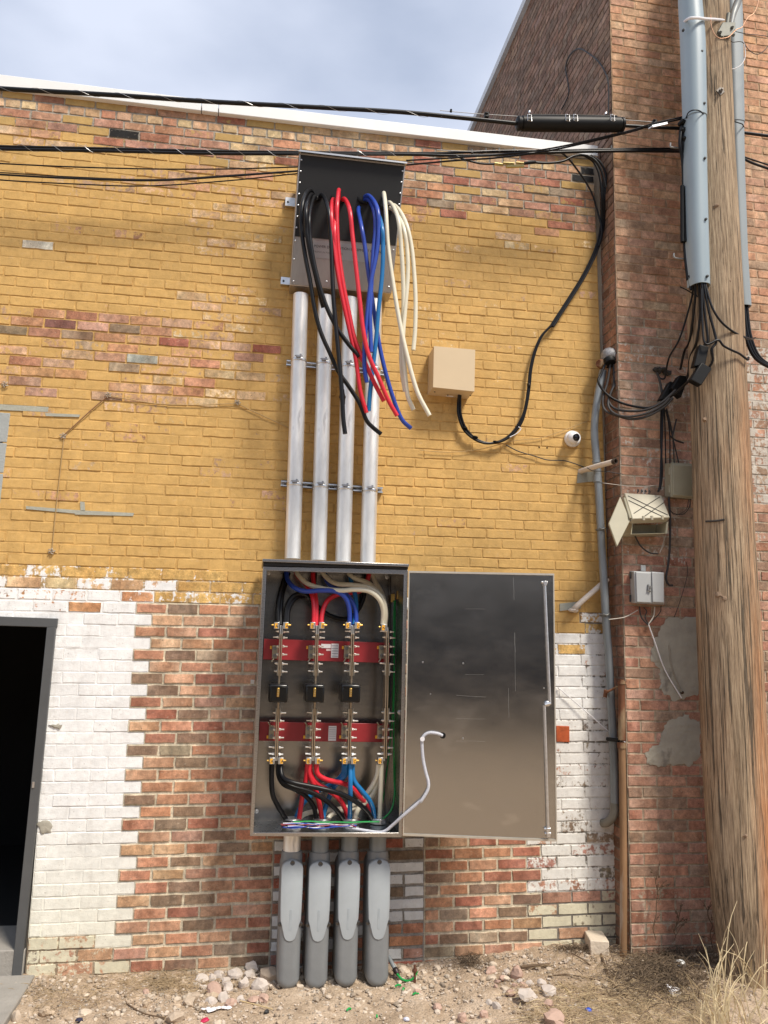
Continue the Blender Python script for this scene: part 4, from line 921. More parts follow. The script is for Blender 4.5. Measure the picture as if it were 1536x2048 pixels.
    pl_ = MB(); zz = zt2-H_*.47; pl_.box((xt+(xb-xt)*.47, -.3178, zz), (.014, .0016, .115)); pl_.build('embossed_panel', mat('embossed_grey', (.34, .38, .41), .5, .1), cv_, bevel=.0008)
# ground connection at the right of the last body
MB().tube([P(*kb(1085, 960), .12), P(*kb(1110, 1010), .16), P(*kb(1140, 1065), .20)], .013, n=10).build('ground_conduit', GALVD, None, label='short bent grey conduit stub leaning behind the rightmost conduit body', cat='conduit')
MB().lathe(P(*kb(1132, 1052), .20), P(*kb(1158, 1100), .24)-P(*kb(1132, 1052), .20), [(.015, 0), (.018, .006), (.018, .02), (.012, .03), (.012, .045)], 10).build('wire_connector', mat('dark_connector', (.06, .05, .05), .4, .8), None, label='small dark connector at the end of the short ground conduit', cat='connector')
MB().tube([P(*kb(1150, 1090), .24), P(*kb(1185, 1128), .27), P(*kb(1235, 1140), .29), P(*kb(1275, 1112), .30), P(*kb(1297, 1070), .30)], .0065, n=8).build('ground_wire', GREEN, None, label='green wire looping from the short conduit to the ground rod', cat='wire')
rd = P(*kb(1280, 1190), .30); MB().tube([rd+Vector((0, 0, -.08)), P(*kb(1278, 1025), .30)], .008, n=10, sm=1).lathe(P(*kb(1278, 1075), .30), (0, 0, 1), [(.014, 0), (.016, .008), (.014, .016)], 8).build('ground_rod', mat('copper_rod', (.16, .07, .045), .6, .5, var=.3), None, label='rusty copper ground rod with clamp standing in the dirt', cat='rod')
for k, (x, y, a) in enumerate(((1155, 1190, .2), (1195, 1215, 1.2), (1285, 1250, .1), (795, 1365, .8), (1000, 1415, 1.5))):
    p = Gd(*kb(x, y)); d = Vector((math.cos(a), math.sin(a)*.6, .12))*.018; MB().tube([p-d+Vector((0, 0, .010)), p+Vector((0, 0, .016)), p+d+Vector((0, 0, .008))], .0055, n=8, sm=2).build('wire_offcut', GREEN, None, label=['green insulation offcut nearest under the looping green wire', 'green offcut just right of the rightmost conduit body', 'green offcut lying at the foot of the ground rod', 'green offcut on the dirt below the third conduit body', 'small green offcut lowest in the picture'][k], cat='offcut', group='green wire offcuts on the dirt')
# ---------------------------------------------------------------- beige box, camera, wall wires
q0, q1, q2, q3 = (866, 774.5), (949, 783), (950.5, 699.5), (868, 692)
jb = thing('junction_box', P(905, 790, 0), 'plain beige square junction box on the yellow wall', 'junction box')
MB().quad([q0, q1, q2, q3], .178, .004).build('box_body', BEIGE, jb, bevel=.003)
fcov = MB(); fcov.quad([q0, q1, q2, q3], .182, .1795); fcov.build('front_cover', BEIGE, jb, bevel=.001)
for x, o in ((872, .14), (944, .14), (901, .10)): MB().lathe(P(x, 781, o)+Vector((0, 0, -.003)) if 0 else Vector((P(x, 780, .178).x, -o, P(x, 779+ (x-866)*.1, .178).z-.001)), (0, 0, -1), [(.006, 0), (.005, .004)], 8).build('screw', INK, jb)
k5 = lambda x, y: (840+x/3.84, 640+y/3.84)
MB().box((P(*k5(225, 575), .06).x, -.07, P(874, 779, .178).z-.003), (.05, .012, .004)).build('slot_plate', LABELW, jb)
LOOP = [(305, 565), (300, 640), (305, 730), (340, 830), (410, 905), (500, 945), (590, 940), (670, 905), (730, 850), (775, 780), (805, 700), (825, 600), (838, 500), (850, 380), (880, 250), (930, 130), (1000, 50), (1060, -10)]
for j in range(3):
    q = []
    for k, (x, y) in enumerate(LOOP):
        d = (j-1)*(9 if k > 0 else 5); s = 4 if 3 < k < 10 else 0
        q.append((*k5(x+d*(1 if k < 10 else .6), y-d*.5+s*(j-1)), .05+.03*(k == 0)-.008*(j == 1)))
    k6 = lambda x, y: (936+x/2.56, y/2.56)
    for x, y in ((430, 1670), (520, 1530), (600, 1400), (660, 1270), (688, 1150), (692, 1000), (690, 900), (660, 830), (610, 795)):
        d = (j-1)*7; q.append((*k6(x+d+(10 if y < 1000 else 0)*(j-1), y), .05 if y > 1100 else .12))
    MB().tube(ppts(q, 0), .0085, n=8, sm=5).build('feed_cable', BLACKJ, None, label='black cable strapped in the bundle looping from beige box up to the corner', cat='cable', group='black cables looping down to the beige junction box')
for x, y in ((842, 505), (350, 830), (590, 938), (430, 900)): MB().lathe(P(*k5(x-8, y), .05), Vector((1, 0, .2)) if y < 600 else Vector((.2, 0, 1)), [(.022, -.004), (.022, .004)], 10).build('cable_tie', BLACK, None, label='black cable tie round the looping cable bundle, ' + {505: 'upper right', 830: 'left', 938: 'bottom', 900: 'lower left'}[y], cat='cable tie')
cable('single_feed_cable', [(*k6(430, 770), .2), (*k6(490, 790), .18), (*k6(560, 870), .12), (*k6(630, 980), .08), (*k6(665, 1090), .06), (*k6(685, 1180), .06), (*k6(670, 1260), .06)], 0, .007, BLACKJ, None, label='single black cable bowing left of the bundle near the wall corner', cat='cable')
cable('white_tie_wire', [k5(690, 900), k5(745, 870), k5(775, 835), k5(755, 820)], .075, .003, LABELW, None, label='white tie wire wound round the bottom of the cable loop', cat='tie wire')
TANW = mat('paint_covered_wire', (.42, .28, .12), .6, var=.2)
cable('thin_wire', [k5(0, 1000), k5(200, 1015), k5(420, 1000), k5(600, 960), k5(740, 925), k5(950, 900), k5(1300, 770)], .02, .0022, TANW, None, label='thin pale wire crossing behind the cable loop and above the camera', cat='wire')
cable('thin_wire', [k5(660, 960), k5(760, 1010), k5(880, 1045), k5(980, 1075), k5(1100, 1080), k5(1180, 1100), k5(1270, 1135)], .02, .0038, DARKW, None, label='thin dark wire from the cable loop to the white pipe stub', cat='wire')
cable('thin_wire', [(104, 1103), (112, 1020), (122, 930), (128, 878)], .012, .0028, TANW, None, label='painted-over vertical wire at the left of the yellow wall', cat='wire')
cable('thin_wire', [(128, 870), (150, 850), (185, 818), (217, 791)], .014, .0038, mat('brown_wire', (.22, .11, .05), .6), None, label='brown wire slanting up to the anchor on the yellow wall', cat='wire')
cable('thin_wire', [(217, 791), (260, 799), (320, 808), (400, 810), (470, 808), (500, 820), (540, 838), (578, 856)], .013, .0030, TANW, None, label='painted wire running right from the anchor to behind the conduits', cat='wire')
for k, (x, y) in enumerate(((217, 791), (127, 873), (104, 1103), (475, 806), (11, 770))):
    m_ = MB(); p = P(x, y, .0)
    for j in range(5):
        a = j*1.3+k; m_.tube([p+Vector((0, -.002, 0)), p+Vector((math.cos(a)*.012, -.018, math.sin(a)*.012)), p+Vector((math.cos(a+.7)*.022, -.012, math.sin(a+.7)*.02))], .0035, n=5, sm=3)
    m_.stone(p+Vector((0, -.008, 0)), .012, seed=k); m_.build('wall_anchor', mat('crusty_anchor', (.40, .34, .27), .9, var=.6, vs=60, bump=.5), None, label=['crusty wire anchor where the painted wires meet', 'crusty anchor at the lower end of the slanting brown wire', 'crusty anchor above the white paint at far left', 'small anchor under the horizontal painted wire near the conduits', 'crusty anchor near the left edge of the yellow wall'][k], cat='anchor')
cam_t = thing('security_camera', P(1142, 895, 0), 'white dome security camera on the yellow wall', 'camera'); cc_ = P(1143, 879, .0)
MB().lathe(cc_, (0, -1, 0), [(.056, .003), (.060, .008), (.060, .024), (.054, .034), (.050, .036), (.050, .050), (.044, .060)], 30).build('base', CAMW, cam_t)
bc = P(1146, 876, .075); dr = Vector((.20, -1, -.12)).normalized(); ms = []
for k in range(13): a = math.pi*k/12; ms.append((max(.0005, .045*math.sin(a)), -.045*math.cos(a)))
bl = MB().lathe(bc, dr, [p for p in ms if p[1] < .040], 26).build('eyeball', CAMW, cam_t)
MB().lathe(bc, dr, [(.026, .036), (.026, .046), (.023, .046), (.022, .041)], 22).build('lens_ring', BLACK, bl); MB().lathe(bc, dr, [(.021, .036), (.019, .043), (.012, .046)], 18).build('lens', mat('dark_lens', (.01, .01, .012), .08), bl)
for x, y in ((1078, 895), (1094, 896)): MB().stone(P(x, y, .0), .009, seed=x).build('wall_plug', mat('dark_hole', (.05, .025, .01), .9), None, label='small dark %s hole plug left of the camera' % ('left' if x < 1080 else 'right'), cat='wall plug')
# ---------------------------------------------------------------- pole and what it carries
k6 = lambda x, y: (936+x/2.56, y/2.56)
k7 = lambda x, y: (1090+x/3.444, 680+y/3.444)
k8 = lambda x, y: (1036+x/2.566, 1250+y/2.566)
k9 = lambda x, y: (800+x/2.087, 1800+y/2.087)
def wood():
    m = bpy.data.materials.new('weathered_wood'); m.use_nodes = True; t = m.node_tree; b = t.nodes['Principled BSDF']; N = t.nodes.new; K = t.links.new
    tcn = N('ShaderNodeTexCoord')
    def nz(s_, st, d=6, ro=.6, dist=0):
        mp_ = N('ShaderNodeMapping'); mp_.inputs['Scale'].default_value = st; K(tcn.outputs['Object'], mp_.inputs['Vector'])
        n = N('ShaderNodeTexNoise'); n.inputs['Scale'].default_value = s_; n.inputs['Detail'].default_value = d; n.inputs['Roughness'].default_value = ro; n.inputs['Distortion'].default_value = dist; K(mp_.outputs[0], n.inputs['Vector']); return n.outputs['Fac']
    def ramp(x, stops):
        r = N('ShaderNodeValToRGB'); e = r.color_ramp.elements
        while len(e) < len(stops): e.new(.5)
        for q, (p, c) in zip(e, stops): q.position = p; q.color = (*c, 1)
        K(x, r.inputs[0]); return r.outputs[0]
    def mix(f, x, y, bt='MIX'):
        n = N('ShaderNodeMix'); n.data_type = 'RGBA'; n.blend_type = bt
        for i, q in ((0, f), (6, x), (7, y)):
            if isinstance(q, float): n.inputs[i].default_value = q
            elif isinstance(q, tuple): n.inputs[i].default_value = (*q, 1)
            else: K(q, n.inputs[i])
        return n.outputs[2]
    grain = nz(95, (1, 1, .04), 8, .72); crack = nz(75, (1, 1, .012), 4, .55, .5); fine = nz(220, (1, 1, .06), 4); big = nz(2.2, (1, 1, .35), 5)
    c = ramp(grain, [(.30, (.085, .06, .038)), (.42, (.23, .16, .10)), (.53, (.40, .29, .185)), (.68, (.60, .47, .32))])
    c = mix(ramp(nz(9, (1, 1, .12), 5), [(.45, (0, 0, 0)), (.62, (.8, .8, .8))]), c, mix(1., c, (.66, .66, .64), 'MULTIPLY'))
    sp_ = N('ShaderNodeSeparateXYZ'); K(tcn.outputs['Object'], sp_.inputs[0])
    lo_ = N('ShaderNodeMapRange'); lo_.inputs[1].default_value = 1.6; lo_.inputs[2].default_value = -2.6; K(sp_.outputs[2], lo_.inputs[0])
    rg_ = N('ShaderNodeMapRange'); rg_.inputs[1].default_value = -.06; rg_.inputs[2].default_value = .05; K(sp_.outputs[0], rg_.inputs[0])
    m1 = N('ShaderNodeMath'); m1.operation = 'MULTIPLY'; K(lo_.outputs[0], m1.inputs[0]); K(rg_.outputs[0], m1.inputs[1])
    m2 = N('ShaderNodeMath'); m2.operation = 'MULTIPLY'; K(m1.outputs[0], m2.inputs[0]); K(ramp(nz(6, (1, 1, .10), 6), [(.34, (.25, .25, .25)), (.50, (1, 1, 1))]), m2.inputs[1])
    c = mix(m2.outputs[0], c, mix(1., c, (1.0, .52, .24), 'MULTIPLY'))
    c = mix(ramp(big, [(.52, (0, 0, 0)), (.70, (.5, .5, .5))]), c, mix(1., c, (1.1, .74, .48), 'MULTIPLY'))
    cm_ = ramp(crack, [(.395, (.9, .9, .9)), (.42, (0, 0, 0))])
    c = mix(cm_, c, (.03, .022, .015)); c = mix(.22, c, ramp(fine, [(.3, (.08, .06, .04)), (.7, (.60, .50, .38))]))
    K(c, b.inputs['Base Color']); b.inputs['Roughness'].default_value = .85; b.inputs['Specular IOR Level'].default_value = .2
    mm = N('ShaderNodeMath'); mm.operation = 'SUBTRACT'; K(grain, mm.inputs[0]); K(cm_, mm.inputs[1])
    bp = N('ShaderNodeBump'); bp.inputs['Strength'].default_value = .8; bp.inputs['Distance'].default_value = .008; K(mm.outputs[0], bp.inputs['Height']); K(bp.outputs[0], b.inputs['Normal'])
    return m
WOOD = wood(); POF = .52
LV = [(-140, 1376, 1443), (0, 1378, 1451), (300, 1378, 1462), (600, 1380, 1478), (767, 1386, 1485), (854, 1389, 1489.5), (1057, 1395, 1500), (1289, 1402, 1515), (1523, 1412, 1526), (1700, 1422, 1540), (1795, 1430, 1552), (1951, 1449, 1573), (2040, 1456, 1582)]
pole = thing('utility_pole', P(1512, 1951, POF), 'tall weathered wooden utility pole standing in front of the tall brick building', 'pole')
vs = []; fs = []; NS = 72; ys = np.linspace(-140, 2040, 150)
for y in ys:
    l_, r_ = np.interp(y, [q[0] for q in LV], [q[1] for q in LV]), np.interp(y, [q[0] for q in LV], [q[2] for q in LV])
    a, b = P(l_, y, POF), P(r_, y, POF); c = (a+b)/2; R_ = (b-a).length/2*.985
    for k in range(NS):
        an = 2*math.pi*k/NS; rad = R_*(1+.018*mnoise.noise(Vector((math.cos(an)*3, math.sin(an)*3, c.z*.5)))+.010*mnoise.noise(Vector((math.cos(an)*22, math.sin(an)*22, c.z*.7))))
        vs.append((c.x+rad*math.cos(an), c.y+rad*math.sin(an), c.z))
for i in range(len(ys)-1):
    for k in range(NS): fs.append((i*NS+k, i*NS+(k+1) % NS, (i+1)*NS+(k+1) % NS, (i+1)*NS+k))
MB().add(vs, fs).build('trunk', WOOD, pole, ang=60)
def pole_front(px, py):
    l_, r_ = np.interp(py, [q[0] for q in LV], [q[1] for q in LV]), np.interp(py, [q[0] for q in LV], [q[2] for q in LV]); a, b = P(l_, py, POF), P(r_, py, POF); c = (a+b)/2; R_ = (b-a).length/2
    d = Vector(ray(px, py)).normalized(); o = Vector((0, -D, 0)); dx, dy = d.x, d.y; ox, oy = o.x-c.x, o.y-c.y
    A_, B_, C_ = dx*dx+dy*dy, 2*(ox*dx+oy*dy), ox*ox+oy*oy-R_*R_; disc = B_*B_-4*A_*C_
    k = (-B_-math.sqrt(max(0, disc)))/(2*A_); return o+d*k
m_ = MB(); p = pole_front(1440, 183); m_.box(p+Vector((0, -.004, 0)), (.046, .006, .046), Matrix.Rotation(.78, 3, 'Y')); wsh = m_.build('square_washer', mat('dull_iron', (.20, .18, .16), .6, .7, var=.3), pole)
MB().lathe(p, (0, -1, 0), [(.014, .0), (.014, .018), (.008, .02), (.008, .034)], 6).build('bolt', MATS['dull_iron'], wsh)
for (x, y, s_) in ((1433, 412, .020), (1461, 561, .017), (1412, 838, .022), (1440, 1190, .022), (1493, 1672, .018), (1450, 1196, .02)):
    p = pole_front(x, y); MB().stone(p+Vector((0, s_*.62, 0)), s_, seed=x, sq=.8, sub=2).build('knot', mat('knot_wood', (.24, .165, .11), .9, var=.4, vs=50, bump=.5), pole)
cr = MB(); cr.tube([pole_front(1411, 1043)+Vector((0, -.002, 0)), pole_front(1430, 1042)+Vector((0, -.003, 0)), pole_front(1449, 1039)+Vector((0, -.002, 0))], .006, n=6); cr.build('old_band_groove', DARKW, pole)
# riser guards
def guard(name, lft, rgt, off, m_, lb, flat=.5, secs=((0, 1),)):
    t = thing(name, P((lft[-1][0]+rgt[-1][0])/2, lft[-1][1], off), lb, 'cable guard', 'riser guards on the pole')
    for si, (y0, y1, gr) in enumerate(secs):
        vs = []; fs = []; ys = np.linspace(y0, y1, 14); NS = 24
        for y in ys:
            a = P(np.interp(y, [q[1] for q in lft], [q[0] for q in lft]), y, off); b = P(np.interp(y, [q[1] for q in rgt], [q[0] for q in rgt]), y, off); c = (a+b)/2; R_ = (b.x-a.x)/2+gr
            for sgn_, rr_ in ((1, R_), (-1, R_-.005)):
                ks = range(NS) if sgn_ == 1 else reversed(range(NS))
                for k in ks:
                    an = math.pi*(k/(NS-1)); ex = 1/(1+flat)
                    cx2, sy2 = math.cos(an), math.sin(an); vs.append((c.x+rr_*math.copysign(abs(cx2)**ex, cx2), c.y+.05-rr_*(abs(sy2)**ex)-.05*abs(sy2)**ex*.8, c.z))
        n2 = 2*NS
        for i in range(len(ys)-1):
            for k in range(n2): fs.append((i*n2+k, i*n2+(k+1) % n2, (i+1)*n2+(k+1) % n2, (i+1)*n2+k))
        for i in (0, len(ys)-1):
            for k in range(NS-1): fs.append((i*n2+k, i*n2+k+1, i*n2+n2-2-k, i*n2+n2-1-k))
        MB().add(vs, fs).build('guard_section', m_, t, ang=45)
    return t
GL_ = [(1362, -140), (1364, 0), (1368, 78), (1373, 234), (1374, 352), (1377, 470), (1382, 572)]; GR_ = [(1398, -140), (1402, 0), (1409, 78), (1412, 234), (1414, 352), (1417, 470), (1420, 572)]
g1 = guard('riser_guard', GL_, GR_, .66, GUARD, 'light blue-grey riser guard on the left side of the pole', .3, ((-140, 236, .003), (232, 572, -.002)))
G2L = [(1445, -140), (1449, 0), (1453, 78), (1457, 195), (1461, 273), (1468, 430), (1477, 586), (1479, 613)]; G2R = [(1474, -140), (1480, 0), (1482, 39), (1485, 195), (1489, 352), (1495, 508), (1502, 613)]
g2 = guard('riser_guard', G2L, G2R, .42, GUARD2, 'flatter faded grey riser guard behind the right side of the pole', .8, ((-140, 247, .003), (240, 613, -.001)))
for (x, y, g_, o) in ((1404, 102, g1, .735), (1409, 206, g1, .735), (1410, 316, g1, .735), (1412, 438, g1, .735), (1415, 552, g1, .735), (1367, 60, g1, .70), (1459, 145, g2, .50), (1462, 216, g2, .5), (1472, 430, g2, .5), (1476, 503, g2, .5)):
    MB().lathe(P(x, y, o-.006), (0, -1, 0), [(.009, -.01), (.009, .004), (.005, .006)], 8).build('lag_screw', INK, g_)
st_ = MB(); st_.tube([P(1369, 43, .66), P(1378, 37, .745), P(1395, 36, .76), P(1412, 38, .735), P(1430, 39, .69), P(1448, 41, .655), P(1456, 43, .58)], .010, n=8); st_.build('white_strap', LABELW, None, label='white band round the pole and its left riser guard near the top', cat='strap')
for k, pts in enumerate(([(1372, 236, .65), (1377, 225, .73), (1388, 220, .765), (1400, 222, .755), (1407, 228, .72), (1413, 226, .70)], [(1463, 226, .50), (1465, 240, .52), (1475, 245, .52), (1484, 248, .50), (1488, 254, .45)])):
    cable('guard_wire', pts, 0, .004, BLACKJ, None, label=['black wire bowed round the left riser guard', 'black wire kinked round the right riser guard'][k], cat='wire')
br = thing('pole_bracket', P(1455, 60, .62), 'grey metal bracket bolted near the top of the pole holding a curved arm', 'bracket')
m_ = MB(); f_ = [P(x, y, .69) for x, y in ((1436, 62), (1443, 73), (1462, 71), (1471, 58), (1471, 44), (1446, 44))]; m_.add(f_+[Vector((p.x, p.y+.07, p.z)) for p in f_], [tuple(range(6)), tuple(range(11, 5, -1))]+[(k, (k+1) % 6, 6+(k+1) % 6, 6+k) for k in range(6)]); m_.build('clamp', mat('bracket_grey', (.16, .16, .14), .55, .5, var=.2), br, bevel=.004)
MB().tube([P(1462, 50, .60), P(1466, 30, .60), P(1473, 10, .60), P(1482, -12, .62), P(1495, -40, .66)], .027, n=12, rad=[.018, .022, .026, .026, .026]).build('curved_arm', mat('arm_grey', (.30, .31, .30), .45, .3), br)
MB().tube([P(1454, 48, .66), P(1457, 28, .66)], .016, n=10, sm=1).build('stud', MATS['bracket_grey'], br)
for x, y in ((1464, 55), (1440, 65), (1466, 71)): MB().lathe(P(x, y, .69), (0, -1, 0), [(.012, 0), (.012, .010), (.006, .012), (.006, .02)], 6).build('bolt', MATS['bracket_grey'], br)
kt = lambda x, y: (1436+x/6.83, y/6.83)
cable('thin_wire', [kt(*q) for q in [(560, -30), (530, 100), (480, 190), (400, 250), (330, 370), (250, 405), (150, 500), (60, 525), (0, 515), (-60, 450), (-95, 340), (-100, 200)]], .72, .0032, mat('bare_copper', (.42, .24, .15), .4, .8), None, label='bare copper wire curling down from the top edge round the bracket', cat='wire')
for pts, lb in (([(240, 430), (400, 465), (560, 480), (700, 500)], 'thin dark wire running right from the bracket across the tall wall'), ([(165, 540), (200, 575), (330, 575), (430, 690), (530, 742), (620, 700), (700, 610)], 'thin dark wire sagging to the right under the bracket'), ([(128, 900), (200, 942), (310, 890), (370, 780), (366, 640), (345, 560)], 'pale thin wire hanging in a loop over the right riser guard')):
    cable('thin_wire', [kt(*q) for q in pts], .62, .0028, DARKW if 'dark' in lb else LABELW, None, label=lb, cat='wire')
# overhead cables
OH = [([(-60, 170), (0, 177), (225, 190), (417, 203), (640, 215), (800, 224), (936, 237), (1032, 247)], .50, .0145, 'thick black cable running along the white coping into the splice case'),
      ([(1245, 251), (1300, 254), (1380, 258)], .50, .0115, 'short thick black cable from the splice case to the pole'),
      ([(-60, 296), (0, 298), (233, 302.5), (417, 307), (600, 308), (812, 309), (900, 311), (960, 311), (1108, 305), (1250, 302), (1375, 303)], .27, .0105, 'thick lashed black cable passing behind the tap box'),
      ([(-60, 290), (0, 292.5), (233, 297.5), (417, 302), (600, 304), (812, 306), (936, 305), (1108, 301), (1250, 298), (1375, 297)], .27, .008, 'black cable lashed on top of the thick one at tap box height'),
      ([(-60, 323), (0, 327), (150, 334), (308, 338), (450, 338), (596, 334)], .22, .0046, 'thin black wire, uppermost of those ending at the tap box left side'),
      ([(-60, 344), (0, 349), (150, 357), (308, 361), (450, 353), (596, 342)], .24, .0062, 'black wire, middle one of those ending at the tap box left side'),
      ([(-60, 341), (0, 345), (150, 354), (308, 359), (450, 351), (596, 341)], .20, .0035, 'very thin black wire close above the middle one left of the tap box'),
      ([(-60, 353), (0, 360), (150, 368), (292, 372), (450, 362), (596, 347)], .23, .0042, 'lowest thin black wire ending at the tap box left side'),
      ([(812, 330), (912, 321), (1000, 315), (1106, 300), (1248, 267), (1307, 250), (1345, 242), (1378, 234)], [.30, .45, .6], .0062, 'black wire rising from the tap box to the pole, lower of two'),
      ([(812, 321), (900, 316), (1000, 309), (1106, 296), (1248, 264), (1310, 246), (1378, 231)], [.30, .45, .6], .0055, 'black wire rising from the tap box to the pole, upper of two'),
      ([(1484, 265), (1500, 267), (1560, 275)], .40, .012, 'thick dark cable leaving right from behind the right guard'),
      ([(1488, 318), (1510, 328), (1560, 345)], .42, .0095, 'pair cable slanting down to the right from the right guard'),
      ([(1486, 313), (1510, 321), (1560, 338)], .42, .006, 'thinner black wire above the slanting cable right of the pole')]
for pts, o, r, lb in OH: cable('overhead_cable', pts, o, r, BLACKJ, None, label=lb, cat='cable', group='overhead cables')
cable('messenger_wire', [(880, 221), (936, 226), (975, 229), (1060, 234), (1150, 238), (1250, 240), (1325, 246), (1378, 252)], .50, .0022, mat('steel_strand', (.3, .3, .3), .5, .8), None, label='thin steel messenger wire above the splice case', cat='wire')
lash = []
for k in range(300):
    t = k/299; x = -40+t*850; y = float(np.interp(x, [-60, 0, 233, 417, 600, 812], [293, 295, 300, 304.5, 306, 307.5])); a = t*2*math.pi*14; p = P(x, y, .27); lash.append(p+Vector((0, math.cos(a)*.021, math.sin(a)*.023)))
MB().tube(lash, .0011, n=4, sm=1).build('lashing_wire', mat('bright_wire', (.6, .6, .6), .4, .9), None, label='fine bright lashing wire wound round the double cable left of the tap box', cat='wire')
lash = []
for k in range(300):
    t = k/299; x = -40+t*900; y = float(np.interp(x, [-60, 0, 225, 417, 640, 860], [170, 177, 190, 203, 215, 230])); a = t*2*math.pi*11; p = P(x, y, .50); lash.append(p+Vector((0, math.cos(a)*.0158, math.sin(a)*.0158)))
MB().tube(lash, .001, n=4, sm=1).build('lashing_wire', MATS['bright_wire'], None, label='fine bright lashing wire wound round the cable along the coping', cat='wire')
spc = thing('splice_case', P(1140, 267, .50), 'black cylindrical splice case with wire clips hanging on the overhead cable', 'splice case')
a, b = P(1034, 247, .50), P(1247, 249.5, .50); ax = b-a; Lx = ax.length
MB().lathe(a, ax, [(.022, -.004), (.040, .0), (.050, .006), (.050, .02), (.044, .024), (.044, .032), (.052, .036), (.052, .10), (.0535, .11), (.0535, Lx-.11), (.052, Lx-.10), (.052, Lx-.036), (.044, Lx-.032), (.044, Lx-.024), (.050, Lx-.02), (.050, Lx-.006), (.040, Lx), (.022, Lx+.004)], 30).build('case', BLACK, spc)
MB().tube([a+ax*.08+Vector((0, -.030, .042)), a+ax*.92+Vector((0, -.030, .042))], .009, n=8, sm=1).build('case_seam', BLACK, spc)
for x in (1059, 1135, 1151, 1225):
    m_ = MB(); c = P(x, 236, .575); m_.tube([c+Vector(q) for q in ((-.014, .0, .026), (.014, 0, .026), (.014, -.006, -.026), (-.014, -.006, -.026), (-.014, 0, .026))], .0014, n=6, sm=1); m_.tube([c+Vector((-.014, -.004, 0)), c+Vector((.014, -.004, 0))], .0012, n=6, sm=1); m_.tube([c+Vector((0, .03, .030)), c+Vector((0, 0, .028))], .003, n=6, sm=1)
    m_.build('wire_clip', ZINC, spc)
for x, y in ((1059, 226), (1212, 229)): MB().lathe(P(x, y, .52), (0, 0, 1), [(.008, 0), (.008, .014), (.004, .02)], 8).build('air_valve', ZINC, spc)
for k, (x, y, s_) in enumerate(((973, 231, .030), (1309, 245, .030), (902, 222, .014))): MB().box(P(x, y, .50), (s_, s_, s_*1.2)).stone(P(x, y-3, .51), s_*.5, seed=k).build('messenger_clamp', BLACK, None, bevel=.004, label=['black clamp left of the splice case', 'black clamp right of the splice case', 'tiny black clamp farthest left on the messenger wire'][k], cat='clamp')
m_ = MB(); m_.tube([P(1297, 258, .56), P(1305, 253, .57)], .006, n=8, sm=1); m_.tube([P(1304, 253.5, .57), P(1334, 247, .575)], .011, n=4, sm=1); m_.build('splice_sleeve', ZINC, None, label='silver wedge sleeve on the rising wire near the pole', cat='sleeve')
m_ = MB(); m_.tube([P(*k6(135, 838), .30), P(*k6(180, 845), .30)], .011, n=8, sm=1); m_.tube([P(*k6(180, 835), .31), P(*k6(235, 838), .31)], .009, n=8, sm=1); m_.tube([P(*k6(195, 852), .31), P(*k6(285, 850), .31)], .013, n=6, sm=1); m_.tube([P(*k6(245, 833), .31), P(*k6(285, 836), .31)], .008, n=8, sm=1); m_.build('brass_connector', mat('brassy', (.55, .45, .20), .35, .9, var=.2), None, label='brass cable connector hanging just under the overhead cables', cat='connector')
cable('tap_cable', [k6(-60, 800), k6(0, 822), k6(70, 838), k6(140, 840)], .30, .007, BLACKJ, None, label='black cable entering the brass connector from the left', cat='cable')
cable('tap_cable', [k6(285, 838), k6(330, 828), k6(360, 834), k6(430, 834), k6(490, 824), k6(540, 800), k6(590, 796), k6(640, 815), k6(680, 870), k6(706, 960)], [.30, .28, .2], .0085, BLACKJ, None, label='black cable from the brass connector curving into the corner bundle', cat='cable')
MB().tube([P(*k6(288, 836), .30), P(*k6(345, 830), .30)], .012, n=8, sm=1).build('rubber_boot', BLACK, None, label='black rubber boot on the cable right of the brass connector', cat='boot')
for k, (x, y) in enumerate(((20, 775), (92, 770), (160, 768), (236, 766), (735, 758))): 
    m_ = MB(); p = P(*k6(x, y), .27); m_.lathe(p-Vector((0, 0, .018)), (0, 0, 1), [(.008, 0), (.012, .006), (.012, .014), (.005, .020), (.005, .036)], 8); m_.build('cable_clip', mat('dull_clip', (.16, .16, .15), .5, .6), None, label=['clip on the lashed cable, first right of the tap box', 'clip on the lashed cable, second from the tap box', 'clip on the lashed cable just above the brass connector', 'clip on the lashed cable right of the brass connector', 'clip on the cable at the wall corner'][k], cat='clip')
cable('lashed_strand', [k6(-160, 768), k6(0, 775), k6(160, 770), k6(400, 768)], .28, .003, MATS['steel_strand'], None, label='thin steel strand above the lashed cable right of the tap box', cat='wire')
# wire arching on the side wall of the tall building
def S(px, py, lift=.02):
    d = ray(px, py); k = (XC-lift)/d[0]; return Vector((d[0]*k, d[1]*k-D, d[2]*k))
MB().tube([S(*k6(*q)) for q in ((478, 560), (500, 520), (516, 475), (512, 420), (500, 350), (512, 300), (540, 262), (575, 250), (620, 275), (665, 312), (700, 365), (719, 430), (720, 590))], .006, n=6).build('side_wire', DARKW, None, label='thin dark wire arching over the shaded side wall above the splice case', cat='wire')
